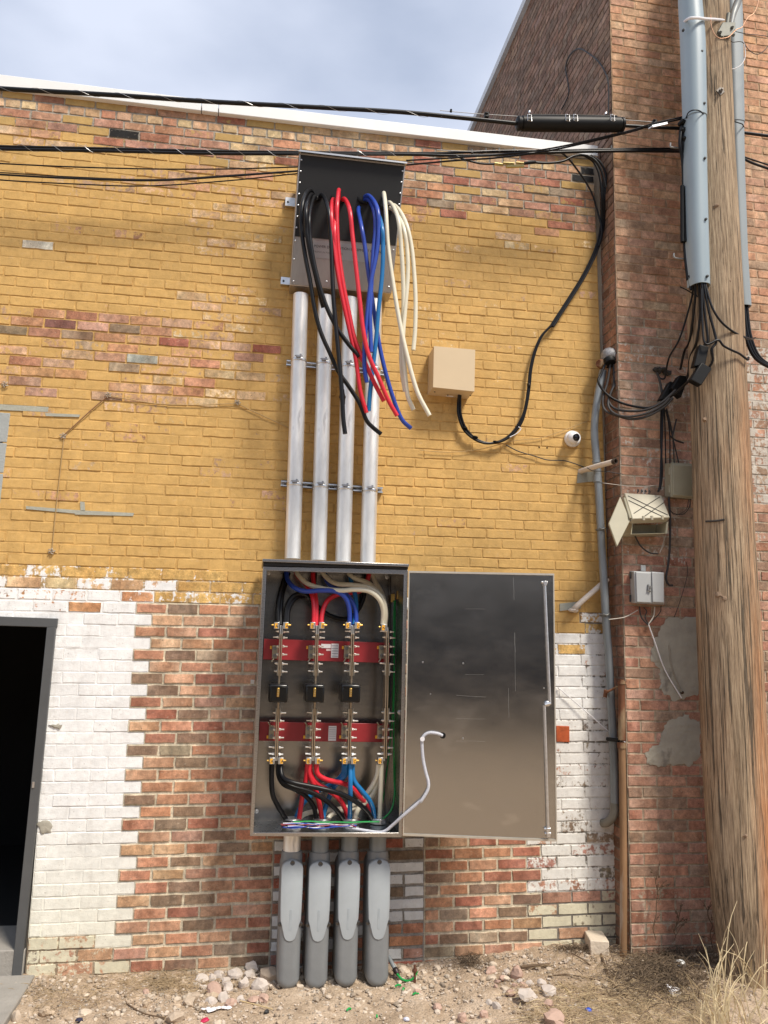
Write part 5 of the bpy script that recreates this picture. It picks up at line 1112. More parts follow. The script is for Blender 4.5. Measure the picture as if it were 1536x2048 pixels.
# vertical black cables beside the left guard
for k, (pts, r) in enumerate((([(1366, 236, .60), (1362, 262, .62), (1360, 290, .62), (1366, 330, .6), (1368, 420, .6), (1370, 500, .6), (1376, 560, .62)], .012), ([(1372, 240, .6), (1366, 280, .62), (1370, 330, .6), (1372, 420, .6), (1373, 520, .6), (1382, 580, .64)], .009))):
    cable('pole_cable', pts, 0, r, BLACKJ, None, label=['thick black cable running down left of the left guard, outer one', 'black cable running down the pole close against the left guard'][k], cat='cable')
MB().tube([P(1364.5, 372, .62), P(1365, 484, .62)], .015, n=12, sm=1).tube([P(1371, 374, .62), P(1371, 484, .62)], .012, n=12, sm=1).build('cable_sleeve', BLACK, None, label='black double sleeve on the cables left of the left guard', cat='sleeve')
m_ = MB()
for k, (x, y, s_) in enumerate(((1364, 246, .03), (1366, 262, .034), (1369, 280, .028))): m_.stone(P(x, y, .62), s_, seed=k+3, sub=2)
m_.build('tape_lump', BLACK, None, label='lump of black tape where the cables meet the pole', cat='tape')
for k, pts in enumerate(([(1341, 286), (1341, 293), (1346, 295), (1378, 298)], [(1348, 507), (1348, 514), (1356, 517), (1378, 518)])):
    cable('step_hook', [(*q, .58) for q in pts], 0, .006, MATS['arm_grey'], None, label=['grey metal hook sticking out left of the pole, upper one', 'grey metal hook sticking out left of the pole, lower one'][k], cat='hook', sm=2)
# cables out of the guards
OUT = [([k6(1165, 1440), k6(1160, 1560), k6(1135, 1741), k7(960, 80), k7(932, 205)], [.66, .6, .4, .3], .0085, 'black cable from left guard dropping to the wall bracket'),
       ([k6(1180, 1440), k6(1190, 1580), k6(1172, 1741), k7(1000, 120), k7(985, 240), k7(940, 330)], [.68, .62, .45, .35], .0085, 'black cable from left guard into the dark splice mass'),
       ([k6(1195, 1440), k6(1212, 1600), k6(1228, 1741), k7(1105, 20), k7(1092, 60)], [.70, .70, .68], .0085, 'black cable from left guard into the upper splice block'),
       ([k6(1205, 1440), k6(1235, 1600), k6(1270, 1741), k7(1150, 60), k7(1155, 140), k7(1130, 190)], [.70, .72, .72, .68], .0085, 'black cable from left guard curving into the lower splice block'),
       ([k6(1212, 1440), k6(1245, 1560), k6(1290, 1640), k6(1360, 1700), k6(1440, 1735), k6(1470, 1730)], [.70, .74, .70, .5], .0075, 'black cable crossing the pole toward the right guard'),
       ([k6(1195, 1480), k6(1200, 1650), k6(1215, 1760), k7(1190, 0), k7(1230, 40), k7(1290, 72), k7(1340, 95), k7(1395, 135), k7(1402, 120)], [.70, .74, .74, .68], .0075, 'black cable crossing the pole with a loose cut end'),
       ([k6(1150, 1430), k6(1150, 1500), k6(1120, 1620), k6(1080, 1741), k7(860, 110), k7(838, 190), k7(825, 262), k7(792, 262), k7(770, 225)], [.62, .5, .32, .26], .0065, 'black cable hooking left onto the brick front'),
       ([k6(1085, 1468), k6(1120, 1485), k6(1170, 1515)], .6, .004, 'short loose black wire tail at the left guard mouth'),
       ([k6(1130, 1410), k6(1160, 1490), k6(1175, 1520)], .64, .004, 'loose black wire loop at the left guard mouth')]
for pts, o, r, lb in OUT: cable('pole_cable', pts, o, r, BLACKJ, None, label=lb, cat='cable')
for k, dx in enumerate((-5, 0, 5)):
    cable('pole_cable', [(1488+dx, 605), (1491+dx, 640), (1496+dx, 672), (1508+dx, 705), (1525+dx, 724), (1560+dx, 742)], .42, .012, BLACKJ, None, label='black cable in the bundle sweeping right out of the right guard', cat='cable', group='bundle of black cables out of the right riser guard')
def block(q, o, th, name, lb, m_=BLACK): 
    a = [P(*k7(*p), o) for p in q]; MB().hexa(a, [p+Vector((0, th, 0)) for p in a]).build(name, m_, None, bevel=.006, label=lb, cat='splice block')
block([(1025, 182), (1106, 172), (1132, 45), (1068, 28)], .70, .05, 'splice_block', 'upper black tape-wrapped splice block on the pole')
block([(1004, 272), (1078, 312), (1152, 195), (1080, 152)], .72, .05, 'splice_block', 'lower black splice block tilted below the other on the pole')
block([(872, 330), (940, 395), (992, 250), (930, 240)], .40, .06, 'splice_block', 'dark splice mass between pole and the brick front')
block([(790, 412), (850, 405), (925, 300), (862, 282)], .36, .05, 'splice_block', 'dark splice cover where service drops gather left of the pole')
# service mast on the yellow wall with its drops
mast = thing('service_mast', P(1206, 1650, .1), 'grey service conduit with weatherhead, bent, in the corner of the walls', 'conduit')
MP = [(1206, 742), (1196, 790), (1190, 835), (1189, 870), (1193, 920), (1196, 960), (1199, 1010), (1203, 1086), (1207, 1150), (1212, 1240), (1218, 1320), (1222, 1400), (1226, 1480), (1228.5, 1560), (1229, 1610)]
MB().tube([P(x, y, .10) for x, y in MP], .0265, n=20, sm=5).build('pipe', GALVD, mast)
MB().tube([P(1229, 1606, .10), P(1228.5, 1622, .10), P(1224, 1636, .09), P(1214, 1645, .05), P(1206, 1646, .0)], .0275, n=18, rad=[.0275]*5).build('elbow', mat('muddy_galvanised', (.22, .21, .18), .7, .2, var=.3, vs=10), mast)
for (x, y, h_) in ((1194.5, 958, .05), (1193, 924, .018), (1197, 966, .006)): MB().lathe(P(x, y, .10)-Vector((0, 0, h_/2)), (0, 0, 1), [(.027, 0), (.030, .002), (.030, h_-.002), (.027, h_)], 20).build('coupling', GALVD, mast)
wh = MB(); c = P(1214, 712, .12); wh.lathe(c+Vector((0, .02, -.07)), Vector((.15, -.55, 1)), [(.038, 0), (.050, .03), (.060, .075), (.056, .10), (.040, .122), (.016, .134)], 20); wh.build('weatherhead', mat('cast_aluminium', (.30, .30, .31), .6, .5, var=.3, vs=30, bump=.5, bs=60), mast)
MB().lathe(c+Vector((0, -.028, -.045)), Vector((.1, -.5, -1)), [(.050, 0), (.050, .02), (.042, .035)], 18).build('rubber_insert', BLACK, mast)
m_ = MB(); m_.stone(P(1204, 728, .12), .045, seed=9, sub=2, sq=1.1); m_.build('rusty_collar', RUST, mast)
DR = [([(430, 130), (385, 235), (368, 290), (420, 368), (520, 430), (640, 462), (730, 464), (830, 415), (950, 320), (1030, 240)], 'thick black drop cable, uppermost curve from weatherhead to pole'),
      ([(470, 120), (475, 290), (440, 410), (475, 468), (560, 488), (690, 482), (800, 432), (900, 345)], 'black drop cable, second curve from weatherhead to pole'),
      ([(495, 120), (505, 260), (458, 350), (434, 440), (470, 502), (560, 528), (690, 508), (800, 455), (860, 400)], 'black drop cable hanging in third curve from the weatherhead'),
      ([(455, 130), (430, 290), (398, 400), (412, 482), (500, 522), (600, 545), (710, 522), (820, 460), (880, 400)], 'lowest sagging black drop cable from the weatherhead')]
for k, (pts, lb) in enumerate(DR):
    cable('service_drop', [k7(*q) for q in pts], [.15, .17, .20, .30, .38, .42 if k else .62], .0088, DARKW if k else BLACKJ, None, label=lb, cat='cable', group='service drop cables')
for k, (x, y, lb) in enumerate(((1200, 1060, 'wire tie round the grey service conduit beside the open telecom box'), (1208, 1231, 'wire strap round the grey service conduit near the lower pipe stub'))):
    m_ = MB(); p = P(x, y, .10); m_.lathe(p-Vector((0, 0, .006)), (0, 0, 1), [(.028, 0), (.031, .003), (.031, .009), (.028, .012)], 18); m_.tube([p+Vector((-.02, -.03, .01)), p+Vector((0, -.045, 0)), p+Vector((.025, -.035, .012)), p+Vector((.035, -.03, -.02))], .004, n=5); m_.build('pipe_tie', MATS['dull_clip'], None, label=lb, cat='tie')
# rusty down pipe
rp = thing('rusty_pipe', P(1246, 1905, .21), 'rusty vertical iron pipe in the corner, rising from the dirt', 'pipe')
RST = mat('rusty_tan_pipe', (.26, .15, .075), .75, .1, var=.35, vs=7, stretch=(1, 1, .25), bump=.25, bs=60, spots=((.52, .48, .42), 3.5, .60))
MB().tube([P(1244, 1492, .21), P(1246, 1620, .21), P(1247, 1760, .21), P(1246.5, 1930, .21)], .0225, n=18).build('lower_pipe', RST, rp)
MB().tube([P(1243, 1366, .21), P(1244, 1480, .21)], .0235, n=18, sm=1).build('upper_pipe', RUST, rp)
for y, h_, r_ in ((1496, .035, .029), (1368, .02, .028), (1363, .012, .018)): MB().lathe(P(1243.5, y, .21), (0, 0, 1), [(r_, -.0), (r_, h_)], 12).build('pipe_collar', RUST, rp)
m_ = MB(); m_.tube([P(1210, 1388, .11), P(1216, 1383, .14), P(1226, 1378, .15), P(1236, 1372, .19)], .008, n=8); m_.tube([P(1210, 1394, .11), P(1212, 1380, .12)], .014, n=8, sm=1); m_.build('pipe_clamp', RUST, rp)
m_ = MB(); m_.tube([P(1214, 1478, .12), P(1238, 1481, .20)], .013, n=8, sm=1); m_.build('dark_bracket', BLACK, rp)
cable('white_string', [(1118, 1378), (1122, 1380), (1180, 1430), (1228, 1472), (1240, 1479), (1250, 1484)], [.01, .05, .24], .0035, LABELW, None, label='white string tied from the white wall to the rusty pipe', cat='string')
# pipe stubs
def stub(pts, r, lb, hollow):
    t = thing('pipe_stub', P(*pts[0][:2], 0), lb, 'pipe stub'); q = ppts(pts, 0); MB().tube(q, r, n=16, cap=not hollow).build('pipe', PVCW, t)
    if hollow:
        d = (q[-1]-q[-2]).normalized(); MB().lathe(q[-1]-d*.03, d, [(r*.2, 0), (r*.80, .002), (r*.80, .029), (r, .0302), (r*1.04, .026), (r, .0)], 18).build('open_end', mat('pipe_bore', (.05, .035, .025), .9), t)
    return t
st1 = stub([(1160, 943, .0), (1185, 935, .14), (1232, 922, .36)], .0185, 'dirty white pipe stub jutting toward the viewer across the service conduit', True)
st2 = stub([(1146, 1220, .0), (1150, 1216, .05), (1160, 1206, .06), (1185, 1184, .06), (1215, 1158, .06)], .0185, 'capped white pipe stub slanting behind the service conduit, lower one', False)
MB().stone(P(1147, 1220, .035), .028, seed=2, sub=3, sq=.8).build('elbow_cap', PVCW, st2)
MB().quad([(1156, 945), (1196, 942), (1196, 962), (1154, 966)], .009, 0).build('cement_patch', MATS['cement_patch'], low)
MB().quad([(1120, 1207), (1160, 1203), (1162, 1217), (1120, 1222)], .009, 0).build('cement_patch', MATS['cement_patch'], low)
rs = MB(); rs.quad([(1113, 1483.5), (1139.5, 1484.5), (1139, 1452.5), (1113, 1451.5)], .012, 0); rs.build('rusty_plate', mat('rust_orange_plate', (.42, .085, .022), .7, .1, var=.4, vs=18, bump=.3, spots=((.72, .62, .50), 10, .60)), None, bevel=.003, label='square rusty orange plate on the white wall right of the door', cat='plate')
# telecom boxes on the pilaster
F0 = PO+.004
ta = thing('telecom_box', P(1360, 1000, F0), 'closed olive telecom box with two hinges, highest of the three, beside the pole', 'telecom box')
m_ = MB(); m_.hexa([P(*k7(*q), F0+.085) for q in ((868, 1082), (1030, 1096), (1024, 852), (866, 842))], [P(*k7(*q), F0) for q in ((822, 1080), (1010, 1096), (1004, 856), (822, 850))]); m_.build('body', OLIVE, ta, bevel=.006)
m_ = MB(); m_.hexa([P(*k7(*q), F0+.096) for q in ((884, 1066), (1014, 1078), (1010, 868), (882, 860))], [P(*k7(*q), F0+.083) for q in ((876, 1078), (1022, 1090), (1018, 858), (874, 850))]); m_.build('lid_panel', OLIVE, ta, bevel=.003)
for y in (905, 1025): MB().tube([P(*k7(856, y-26), F0+.07), P(*k7(856, y+26), F0+.07)], .006, n=8, sm=1).build('hinge', OLIVE, ta)
MB().lathe(P(*k7(886, 836), F0+.06), (0, 0, 1), [(.012, -.01), (.012, .012), (.006, .018)], 10).build('knob', OLIVE, ta)
tb = thing('telecom_box', P(1305, 1090, F0), 'battered olive telecom box hanging open, marked with crossed lines', 'telecom box')
cvq = [(602, 1232), (862, 1222), (803, 1068), (548, 1052)]
a = [P(*k7(*q), F0+o) for q, o in zip(cvq, (.19, .17, .06, .07))]; nn = (a[1]-a[0]).cross(a[3]-a[0]).normalized(); nn = nn if nn.y < 0 else -nn
m_ = MB(); m_.hexa(a, [p-nn*.055 for p in a]); tc_ = m_.build('raised_cover', mat('pale_olive_plastic', (.42, .385, .29), .5, var=.1, vs=9), tb, bevel=.006)
def cvp(u_, v_, l=.002): return a[3].lerp(a[2], u_).lerp(a[0].lerp(a[1], u_), v_)+nn*l
for (u0, v0, u1, v1) in ((.06, .12, .96, .9), (.04, .3, .8, .95), (.92, .1, .08, .8), (.98, .35, .3, .95)):
    MB().tube([cvp(u0, v0), cvp(u1, v1)], .0022, n=5, sm=1).build('marker_line', mat('marker_black', (.03, .03, .03), .6), tc_)
for u_ in (.30, .52, .80): m_ = MB(); m_.tube([cvp(u_, .93, .004), cvp(u_, 1.04, -.01)], .010, n=8, sm=1); m_.build('latch', MATS['pale_olive_plastic'], tc_)
for u_ in (.35, .45, .55, .66): MB().tube([cvp(u_, -.02, 0), cvp(u_+.02, -.13, .01), cvp(u_+.05, -.08, .0)], .004, n=6).build('hinge_finger', DARKW, tc_)
m_ = MB(); qa = [P(*k7(*q), F0+.15) for q in ((590, 1338), (842, 1332), (850, 1250), (600, 1258))]; qb = [Vector((p.x, -F0, p.z)) for p in qa]
for (i, j) in ((0, 1), (1, 2), (3, 0)):
    d_ = (sum(qa, Vector())/4-qa[i]).normalized()*.0; A_ = [qa[i], qa[j], qb[j], qb[i]]; cq = sum(qa+qb, Vector())/8; m_.hexa(A_, [p+(cq-p).normalized()*.012 for p in A_])
m_.hexa([p+Vector((0, 0, 0)) for p in qb], [p+Vector((0, -.006, 0)) for p in qb]); m_.build('base_tray', OLIVE, tb)
dq_ = [P(*k7(*q), F0+o) for q, o in zip(((490, 1430), (580, 1252), (512, 1085), (432, 1270)), (.23, .15, .10, .17))]; nd = (dq_[1]-dq_[0]).cross(dq_[3]-dq_[0]).normalized()
MB().hexa(dq_, [p+nd*.016 for p in dq_]).build('side_door', OLIVE, tb, bevel=.004)
MB().tube([P(*k7(545, 1090), F0+.10), P(*k7(588, 1230), F0+.17)], .010, n=8, sm=1).build('hinge', OLIVE, tb)
tcx = thing('telecom_box', P(1298, 1215, F0), 'closed light grey telecom box with centre latch, lowest of the three', 'telecom box')
m_ = MB(); m_.hexa([P(*k7(*q), F0+.10) for q in ((622, 1812), (822, 1818), (818, 1602), (612, 1592))], [P(*k7(*q), F0) for q in ((590, 1812), (822, 1828), (818, 1600), (584, 1590))]); m_.build('body', LGREY, tcx, bevel=.006)
for x0, x1, nm in ((626, 730, 'left_lid'), (735, 820, 'right_lid')): m_ = MB(); m_.hexa([P(*k7(*q), F0+.112) for q in ((x0+8, 1804), (x1-2, 1808), (x1-2, 1606), (x0+2, 1600))], [P(*k7(*q), F0+.099) for q in ((x0+3, 1812), (x1, 1816), (x1, 1600), (x0-4, 1594))]); m_.build(nm, LGREY, tcx, bevel=.003)
m_ = MB(); m_.tube([P(*k7(712, 1684), F0+.118), P(*k7(712, 1724), F0+.122), P(*k7(728, 1732), F0+.12)], .006, n=6, sm=1); m_.box(P(*k7(720, 1700), F0+.118), (.026, .014, .012)); m_.build('latch', mat('latch_grey', (.2, .2, .2), .5, .4), tcx)
MB().box(P(*k7(676, 1572), F0+.02), (.034, .01, .04)).build('mounting_tab', LGREY, tcx, bevel=.002)
for y in (1620, 1780): MB().tube([P(*k7(588, y-24), F0+.05), P(*k7(588, y+24), F0+.05)], .007, n=8, sm=1).build('hinge', DARKW, tcx)
TW = [([(812, 465), (806, 650), (800, 850), (792, 1000), (780, 1045)], .0075, 'black cable down the brick front to the open telecom box'),
      ([(800, 455), (798, 700), (808, 900), (795, 1030)], .006, 'thin black cable beside the one to the open telecom box'),
      ([(822, 470), (828, 650), (831, 850)], .0045, 'thin black cable into the top left of the closed olive box'),
      ([(836, 480), (858, 640), (861, 850)], .0045, 'second thin black cable into the closed olive box'),
      ([(838, 470), (878, 650), (890, 850)], .0045, 'third thin black cable into the closed olive box'),
      ([(830, 480), (872, 640), (922, 850)], .0045, 'rightmost thin black cable into the closed olive box'),
      ([(905, 545), (888, 620), (876, 668)], .006, 'stiff black tail sticking up beside the thin cables'),
      ([(860, 660), (900, 690), (955, 710)], .006, 'stiff black tail pointing right beside the thin cables'),
      ([(852, 1080), (862, 1250), (858, 1450), (846, 1560), (834, 1640), (852, 1685), (880, 1690)], .0075, 'black cable down to the right side of the grey telecom box'),
      ([(770, 225), (790, 280), (808, 380), (815, 460)], .0085, 'black cable from the brick front hook down to the cable gathering'),
      ([(620, 1350), (660, 1420), (720, 1465), (780, 1472)], .0052, 'black wire drooping under the open telecom box'),
      ([(650, 1835), (662, 1905), (708, 1962)], .005, 'dark wire loop under the grey telecom box, left one'),
      ([(680, 1840), (700, 1870), (690, 1910), (712, 1958)], .004, 'brown wire loop under the grey telecom box, middle one'),
      ([(755, 1838), (748, 1900), (712, 1960)], .0045, 'pale wire loop under the grey telecom box, right one'),
      ([(800, 1830), (790, 1880), (715, 1958)], .003, 'thin dark wire from the grey telecom box right corner'),
      ([(1000, 1095), (995, 1150), (950, 1200), (880, 1190), (850, 1140)], .003, 'thin dark wire looping under the closed olive box'),
      ([(990, 1100), (970, 1170), (900, 1205), (860, 1175)], .002, 'finer dark wire looping under the closed olive box'),
      ([(830, 1350), (800, 1440), (790, 1465), (820, 1410)], .0022, 'thin pale wires curling right under the open telecom box'),
      ([(400, 985), (520, 1000), (640, 1010), (780, 1000)], .0022, 'thin pale wire from the service conduit to the open box'),
      ([(975, 1530), (980, 1620), (930, 1800), (890, 1910)], .0022, 'thin wire straggling down the brick right of the grey box'),
      ([(440, 1925), (500, 1918), (560, 1905), (640, 1860)], .003, 'pale wire from the conduit strap to the grey telecom box'),
      ([(290, 880), (330, 900), (420, 905), (540, 925)], .003, 'thin dark wire past the open pipe stub')]
for k, (pts, r, lb) in enumerate(TW):
    cable('telecom_wire', [k7(*q) for q in pts], F0+.05 if k > 9 else F0+.09-.01*(k % 3), r, mat('pale_wire', (.5, .46, .4), .6) if 'pale' in lb else DARKW if k > 3 else BLACKJ, None, label=lb, cat='wire')
cable('hanging_string', [(1297, 1249), (1310, 1285), (1330, 1340), (1363, 1396)], [F0+.05, F0+.012], .0042, LABELW, None, label='white cord hanging from grey telecom box over the cement patch', cat='cord')
cable('telecom_wire', [(1338, 1290), (1343, 1330), (1355, 1365), (1363, 1384)], F0+.012, .005, mat('mortar_grey_wire', (.28, .25, .2), .8), None, label='mortar-coated wire curving over the cement patch', cat='wire')
m_ = MB(); m_.stone(P(1364, 1385, F0+.006), .016, seed=4, sub=2); m_.build('wall_hole', MATS['dark_hole'], None, label='dark rusty anchor hole in the cement patch', cat='anchor')
m_ = MB()
for k in range(5): m_.stone(P(*k7(765+k*22, 215+rr.uniform(-20, 20)), F0+.01), .024, seed=k, sub=2, sq=.9)
m_.build('old_anchor', mat('dark_grime', (.05, .045, .04), .9, var=.5), None, label='grimy old wall anchor on the brick above the service drops', cat='anchor')
MB().tube([P(*k7(912, 205), F0+.02), P(*k7(940, 228), F0+.10), P(*k7(990, 238), F0+.18)], .008, n=8).build('wire_bracket', mat('tan_metal', (.40, .28, .20), .6, .3), None, label='bent tan metal hook on the brick by the splice covers', cat='hook')
# ---------------------------------------------------------------- ground
def dirt():
    m = bpy.data.materials.new('dirt'); m.use_nodes = True; t = m.node_tree; b = t.nodes['Principled BSDF']; N = t.nodes.new; K = t.links.new
    tcn = N('ShaderNodeTexCoord')
    def nz(s_, d=6, ro=.6):
        n = N('ShaderNodeTexNoise'); n.inputs['Scale'].default_value = s_; n.inputs['Detail'].default_value = d; n.inputs['Roughness'].default_value = ro; K(tcn.outputs['Object'], n.inputs['Vector']); return n.outputs['Fac']
    r = N('ShaderNodeValToRGB'); e = r.color_ramp.elements
    for _ in range(2): e.new(.5)
    for q, (p, c) in zip(e, ((.30, (.25, .18, .125)), (.45, (.40, .305, .215)), (.58, (.50, .39, .285)), (.72, (.60, .49, .38)))): q.position = p; q.color = (*c, 1)
    a = nz(5, 8, .7); K(a, r.inputs[0]); f = nz(90, 4)
    mr = N('ShaderNodeMapRange'); mr.inputs[1].default_value = .3; mr.inputs[2].default_value = .7; mr.inputs[3].default_value = .72; mr.inputs[4].default_value = 1.25; K(f, mr.inputs[0])
    mx_ = N('ShaderNodeMix'); mx_.data_type = 'RGBA'; mx_.blend_type = 'MULTIPLY'; mx_.inputs[0].default_value = 1; K(r.outputs[0], mx_.inputs[6]); K(mr.outputs[0], mx_.inputs[7]); K(mx_.outputs[2], b.inputs['Base Color'])
    b.inputs['Roughness'].default_value = .95; b.inputs['Specular IOR Level'].default_value = .1
    ad = N('ShaderNodeMath'); ad.operation = 'ADD'; K(f, ad.inputs[0]); K(nz(30, 5), ad.inputs[1])
    bp = N('ShaderNodeBump'); bp.inputs['Strength'].default_value = .9; bp.inputs['Distance'].default_value = .012; K(ad.outputs[0], bp.inputs['Height']); K(bp.outputs[0], b.inputs['Normal']); return m
DIRT = dirt()
def axis(lo, hi, a, b, step, n=16):
    mid = list(np.arange(a, b, step)); return list(a-np.geomspace(.02, a-lo, n)[::-1])+mid+list(b+np.geomspace(.02, hi-b, n))
xs = axis(-400, 400, -1.8, 3.9, .02); ys_ = axis(-400, 400, -1.4, .06, .02)
vs = []
for y in ys_:
    for x in xs:
        fade = 1 if (-2 < x < 4.2 and -1.6 < y < .3) else 0
        z = gz(x, min(y, 0) if fade else max(-1.5, min(y, 0))) if -30 < x < 30 else GZ-.06
        if fade: z += .014*mnoise.noise(Vector((x*9, y*9, 5)))+.012*mnoise.noise(Vector((x*25, y*25, 2)))
        if y > .4: z = GZ-.1
        vs.append((x, y, z))
nx_ = len(xs); fs = [(j*nx_+i, j*nx_+i+1, (j+1)*nx_+i+1, (j+1)*nx_+i) for j in range(len(ys_)-1) for i in range(nx_-1)]
MB().add(vs, fs).build('ground', DIRT, None, ang=80, kind='structure')
r2 = random.Random(21)
# fine gravel: nobody could count it
gm = [MB(), MB(), MB()]
for k in range(9500):
    x, y = r2.uniform(-1.5, 3.5), -abs(r2.gauss(0, .45))-.03
    if y < -1.15: continue
    dens = 1 if (x < .55 or x > 1.15) else .7
    if mnoise.noise(Vector((x*2.2, y*2.2, 8))) < r2.uniform(-.75, .25): continue
    s_ = min(.019, .0035*math.exp(abs(r2.gauss(0, .62)))); gm[k % 3].stone((x, y, gz(x, y)+s_*.35), s_, seed=r2.randint(0, 10**6), sq=.7, sub=1)
for g_, nm, c_ in zip(gm, ('gravel', 'gravel', 'gravel'), ((.40, .34, .27), (.30, .24, .18), (.52, .44, .36))): g_.build(nm, mat('gravel_%d' % (c_[0]*100), c_, .9, var=.35, vs=30), None, smooth=False, kind='stuff', label=['fine brown gravel scattered over the dirt', 'darker gravel crumbs scattered over the dirt', 'pale gravel crumbs scattered over the dirt'][('gravel', 0, 0).index('gravel') if c_[0] == .40 else 1 if c_[0] == .30 else 2], cat='gravel')
PALE = mat('pale_stone', (.52, .455, .40), .85, var=.15, vs=12, bump=.4, bs=50); PINK = mat('pink_stone', (.47, .32, .25), .85, var=.15, vs=12, bump=.4, bs=50); TANS = mat('tan_stone', (.46, .37, .28), .9, var=.2, vs=12, bump=.4, bs=50)
LP_ = [(403, 1957, 11, 0), (424, 1957, 11, 0), (437, 1950, 10, 0), (470, 1947, 16, 0), (503, 1935, 12, 0), (499, 1950, 9, 0), (452, 1962, 10, 0), (455, 1975, 11, 0), (428, 1982, 15, 1), (446, 1996, 11, 0), (405, 1975, 7, 0), (487, 1968, 10, 0), (520, 1973, 12, 0), (527, 1995, 10, 1), (422, 2002, 9, 0), (378, 2002, 10, 2), (482, 1998, 7, 0), (507, 1998, 8, 1), (350, 2034, 13, 2), (292, 1983, 7, 1), (33, 2036, 10, 2), (540, 1950, 16, 2), (461, 2006, 8, 1), (390, 1990, 7, 2)]
RP_ = [(*k9(382, 292), 11, 1), (*k9(490, 306), 12, 1), (*k9(445, 300), 6, 0), (*k9(430, 325), 7, 1), (*k9(590, 347), 8, 0), (*k9(533, 400), 18, 0), (*k9(620, 380), 14, 0), (*k9(462, 388), 10, 1), (*k9(405, 445), 8, 0), (*k9(622, 432), 10, 1), (*k9(648, 502), 18, 1), (*k9(155, 447), 9, 1), (*k9(515, 355), 7, 1), (*k9(540, 350), 7, 0), (*k9(480, 360), 6, 1), (*k9(400, 360), 5, 1), (*k9(372, 430), 6, 0), (*k9(350, 480), 8, 1), (*k9(260, 495), 8, 1), (*k9(500, 340), 5, 0), (*k9(405, 340), 6, 1), (*k9(72, 385), 7, 1)]
for lst, lb, gp in ((LP_, 'broken pale stone chunk in the rubble left of the oval fittings', 'stones of the left rubble pile'), (RP_, 'pale or pinkish stone chunk in the rubble on the dirt right of the fittings', 'stones of the right rubble pile')):
    for k, (x, y, s_, c_) in enumerate(lst):
        p = Gd(x, y+s_*.5); R_ = s_*.0033
        MB().stone(p+Vector((0, 0, R_*.35)), R_, seed=k*7+len(lst), sq=.85, sub=2).build('broken_stone', (PALE, PINK, TANS)[c_], None, ang=22, label=lb, cat='stone', group=gp)
cl_ = [MB(), MB()]
for k in range(900):
    x, y = r2.uniform(-1.45, 2.9), -abs(r2.gauss(.15, .35))-.04
    if mnoise.noise(Vector((x*1.6, y*3, 4)))+(.25 if x < .6 else 0) < r2.uniform(-.3, .35): continue
    s_ = min(.034, .009*math.exp(abs(r2.gauss(0, .5)))); cl_[k % 2].stone((x, y, gz(x, y)+s_*.1), s_, seed=r2.randint(0, 10**6), sq=.75, sub=2)
cl_[0].build('earth_clods', mat('clod_tan', (.45, .35, .25), .95, var=.25, vs=20, bump=.6, bs=60), None, ang=20, kind='stuff', label='tan lumps of earth and mortar strewn over the dirt', cat='rubble')
cl_[1].build('earth_clods', mat('clod_pale', (.54, .45, .35), .95, var=.25, vs=20, bump=.6, bs=60), None, ang=20, kind='stuff', label='paler crumbs of mortar strewn over the dirt', cat='rubble')
# step and odd things
xs_ = G(66, 1956, -1.89).x
MB().box((xs_-.9, -.47, -1.97), (1.8, .90, .16)).build('concrete_step', CONC, None, bevel=.008, label='grey concrete step below the dark doorway', cat='step')
p = Gd(1206, 1912); CRB = mat('cream_brick', (.62, .53, .42), .85, var=.12, vs=20, bump=.4)
MB().box((p.x, p.y+.095, p.z+.045), (.118, .20, .088), Matrix.Rotation(-.22, 3, 'Z')).build('loose_brick', CRB, None, bevel=.006, label='loose cream brick lying against the wall near the rusty pipe', cat='brick')
p = Gd(432, 2022); m_ = MB()
for k in range(7): m_.stone(p+Vector(((k-3)*.022, r2.uniform(-.01, .01), .012)), .024-.003*abs(k-3), seed=k, sub=2, sq=.35)
m_.build('white_bag', mat('white_plastic_film', (.82, .80, .82), .4, var=.05, bump=.3), None, label='crumpled white plastic bag on the gravel', cat='bag')
p = Gd(*k9(1150, 395)); MB().box(p+Vector((0, 0, .015)), (.10, .07, .004), Matrix.Rotation(.5, 3, 'X') @ Matrix.Rotation(.4, 3, 'Y')).build('paper_scrap', LABELW, None, label='white paper scrap among dry grass left of the pole', cat='paper')
p = Gd(*k9(1170, 282)); MB().stone(p+Vector((0, 0, .02)), .035, seed=5, sub=2, sq=.6).build('plastic_wrapper', mat('clear_film', (.70, .72, .72), .25, var=.2), None, label='crumpled clear wrapper in the dead grass before the pole', cat='wrapper')
p = Gd(*k9(787, 468)); MB().stone(p+Vector((0, 0, .01)), .018, seed=5, sub=2, sq=.6).build('blue_scrap', mat('blue_plastic', (.02, .08, .50), .4), None, label='small bright blue plastic scrap on the dead grass', cat='scrap')
for k, (x, y, c_, lb) in enumerate(((158, 2044, (.02, .02, .05), 'dark blue lump at the bottom edge, left'), (533, 2028, (.02, .02, .02), 'small black lump right of the white bag'), (410, 2044, (.5, .02, .08), 'small crimson scrap at the bottom edge'), (812, 2042, (.6, .62, .75), 'crumpled pale foil at the bottom edge under the fittings'))):
    p = Gd(x, y); MB().stone(p+Vector((0, 0, .008)), .018, seed=k, sub=2, sq=.7).build('debris_scrap', mat('scrap_%d' % k, c_, .6), None, label=lb, cat='scrap')
TWG = mat('dead_twig', (.13, .085, .05), .9, var=.3)
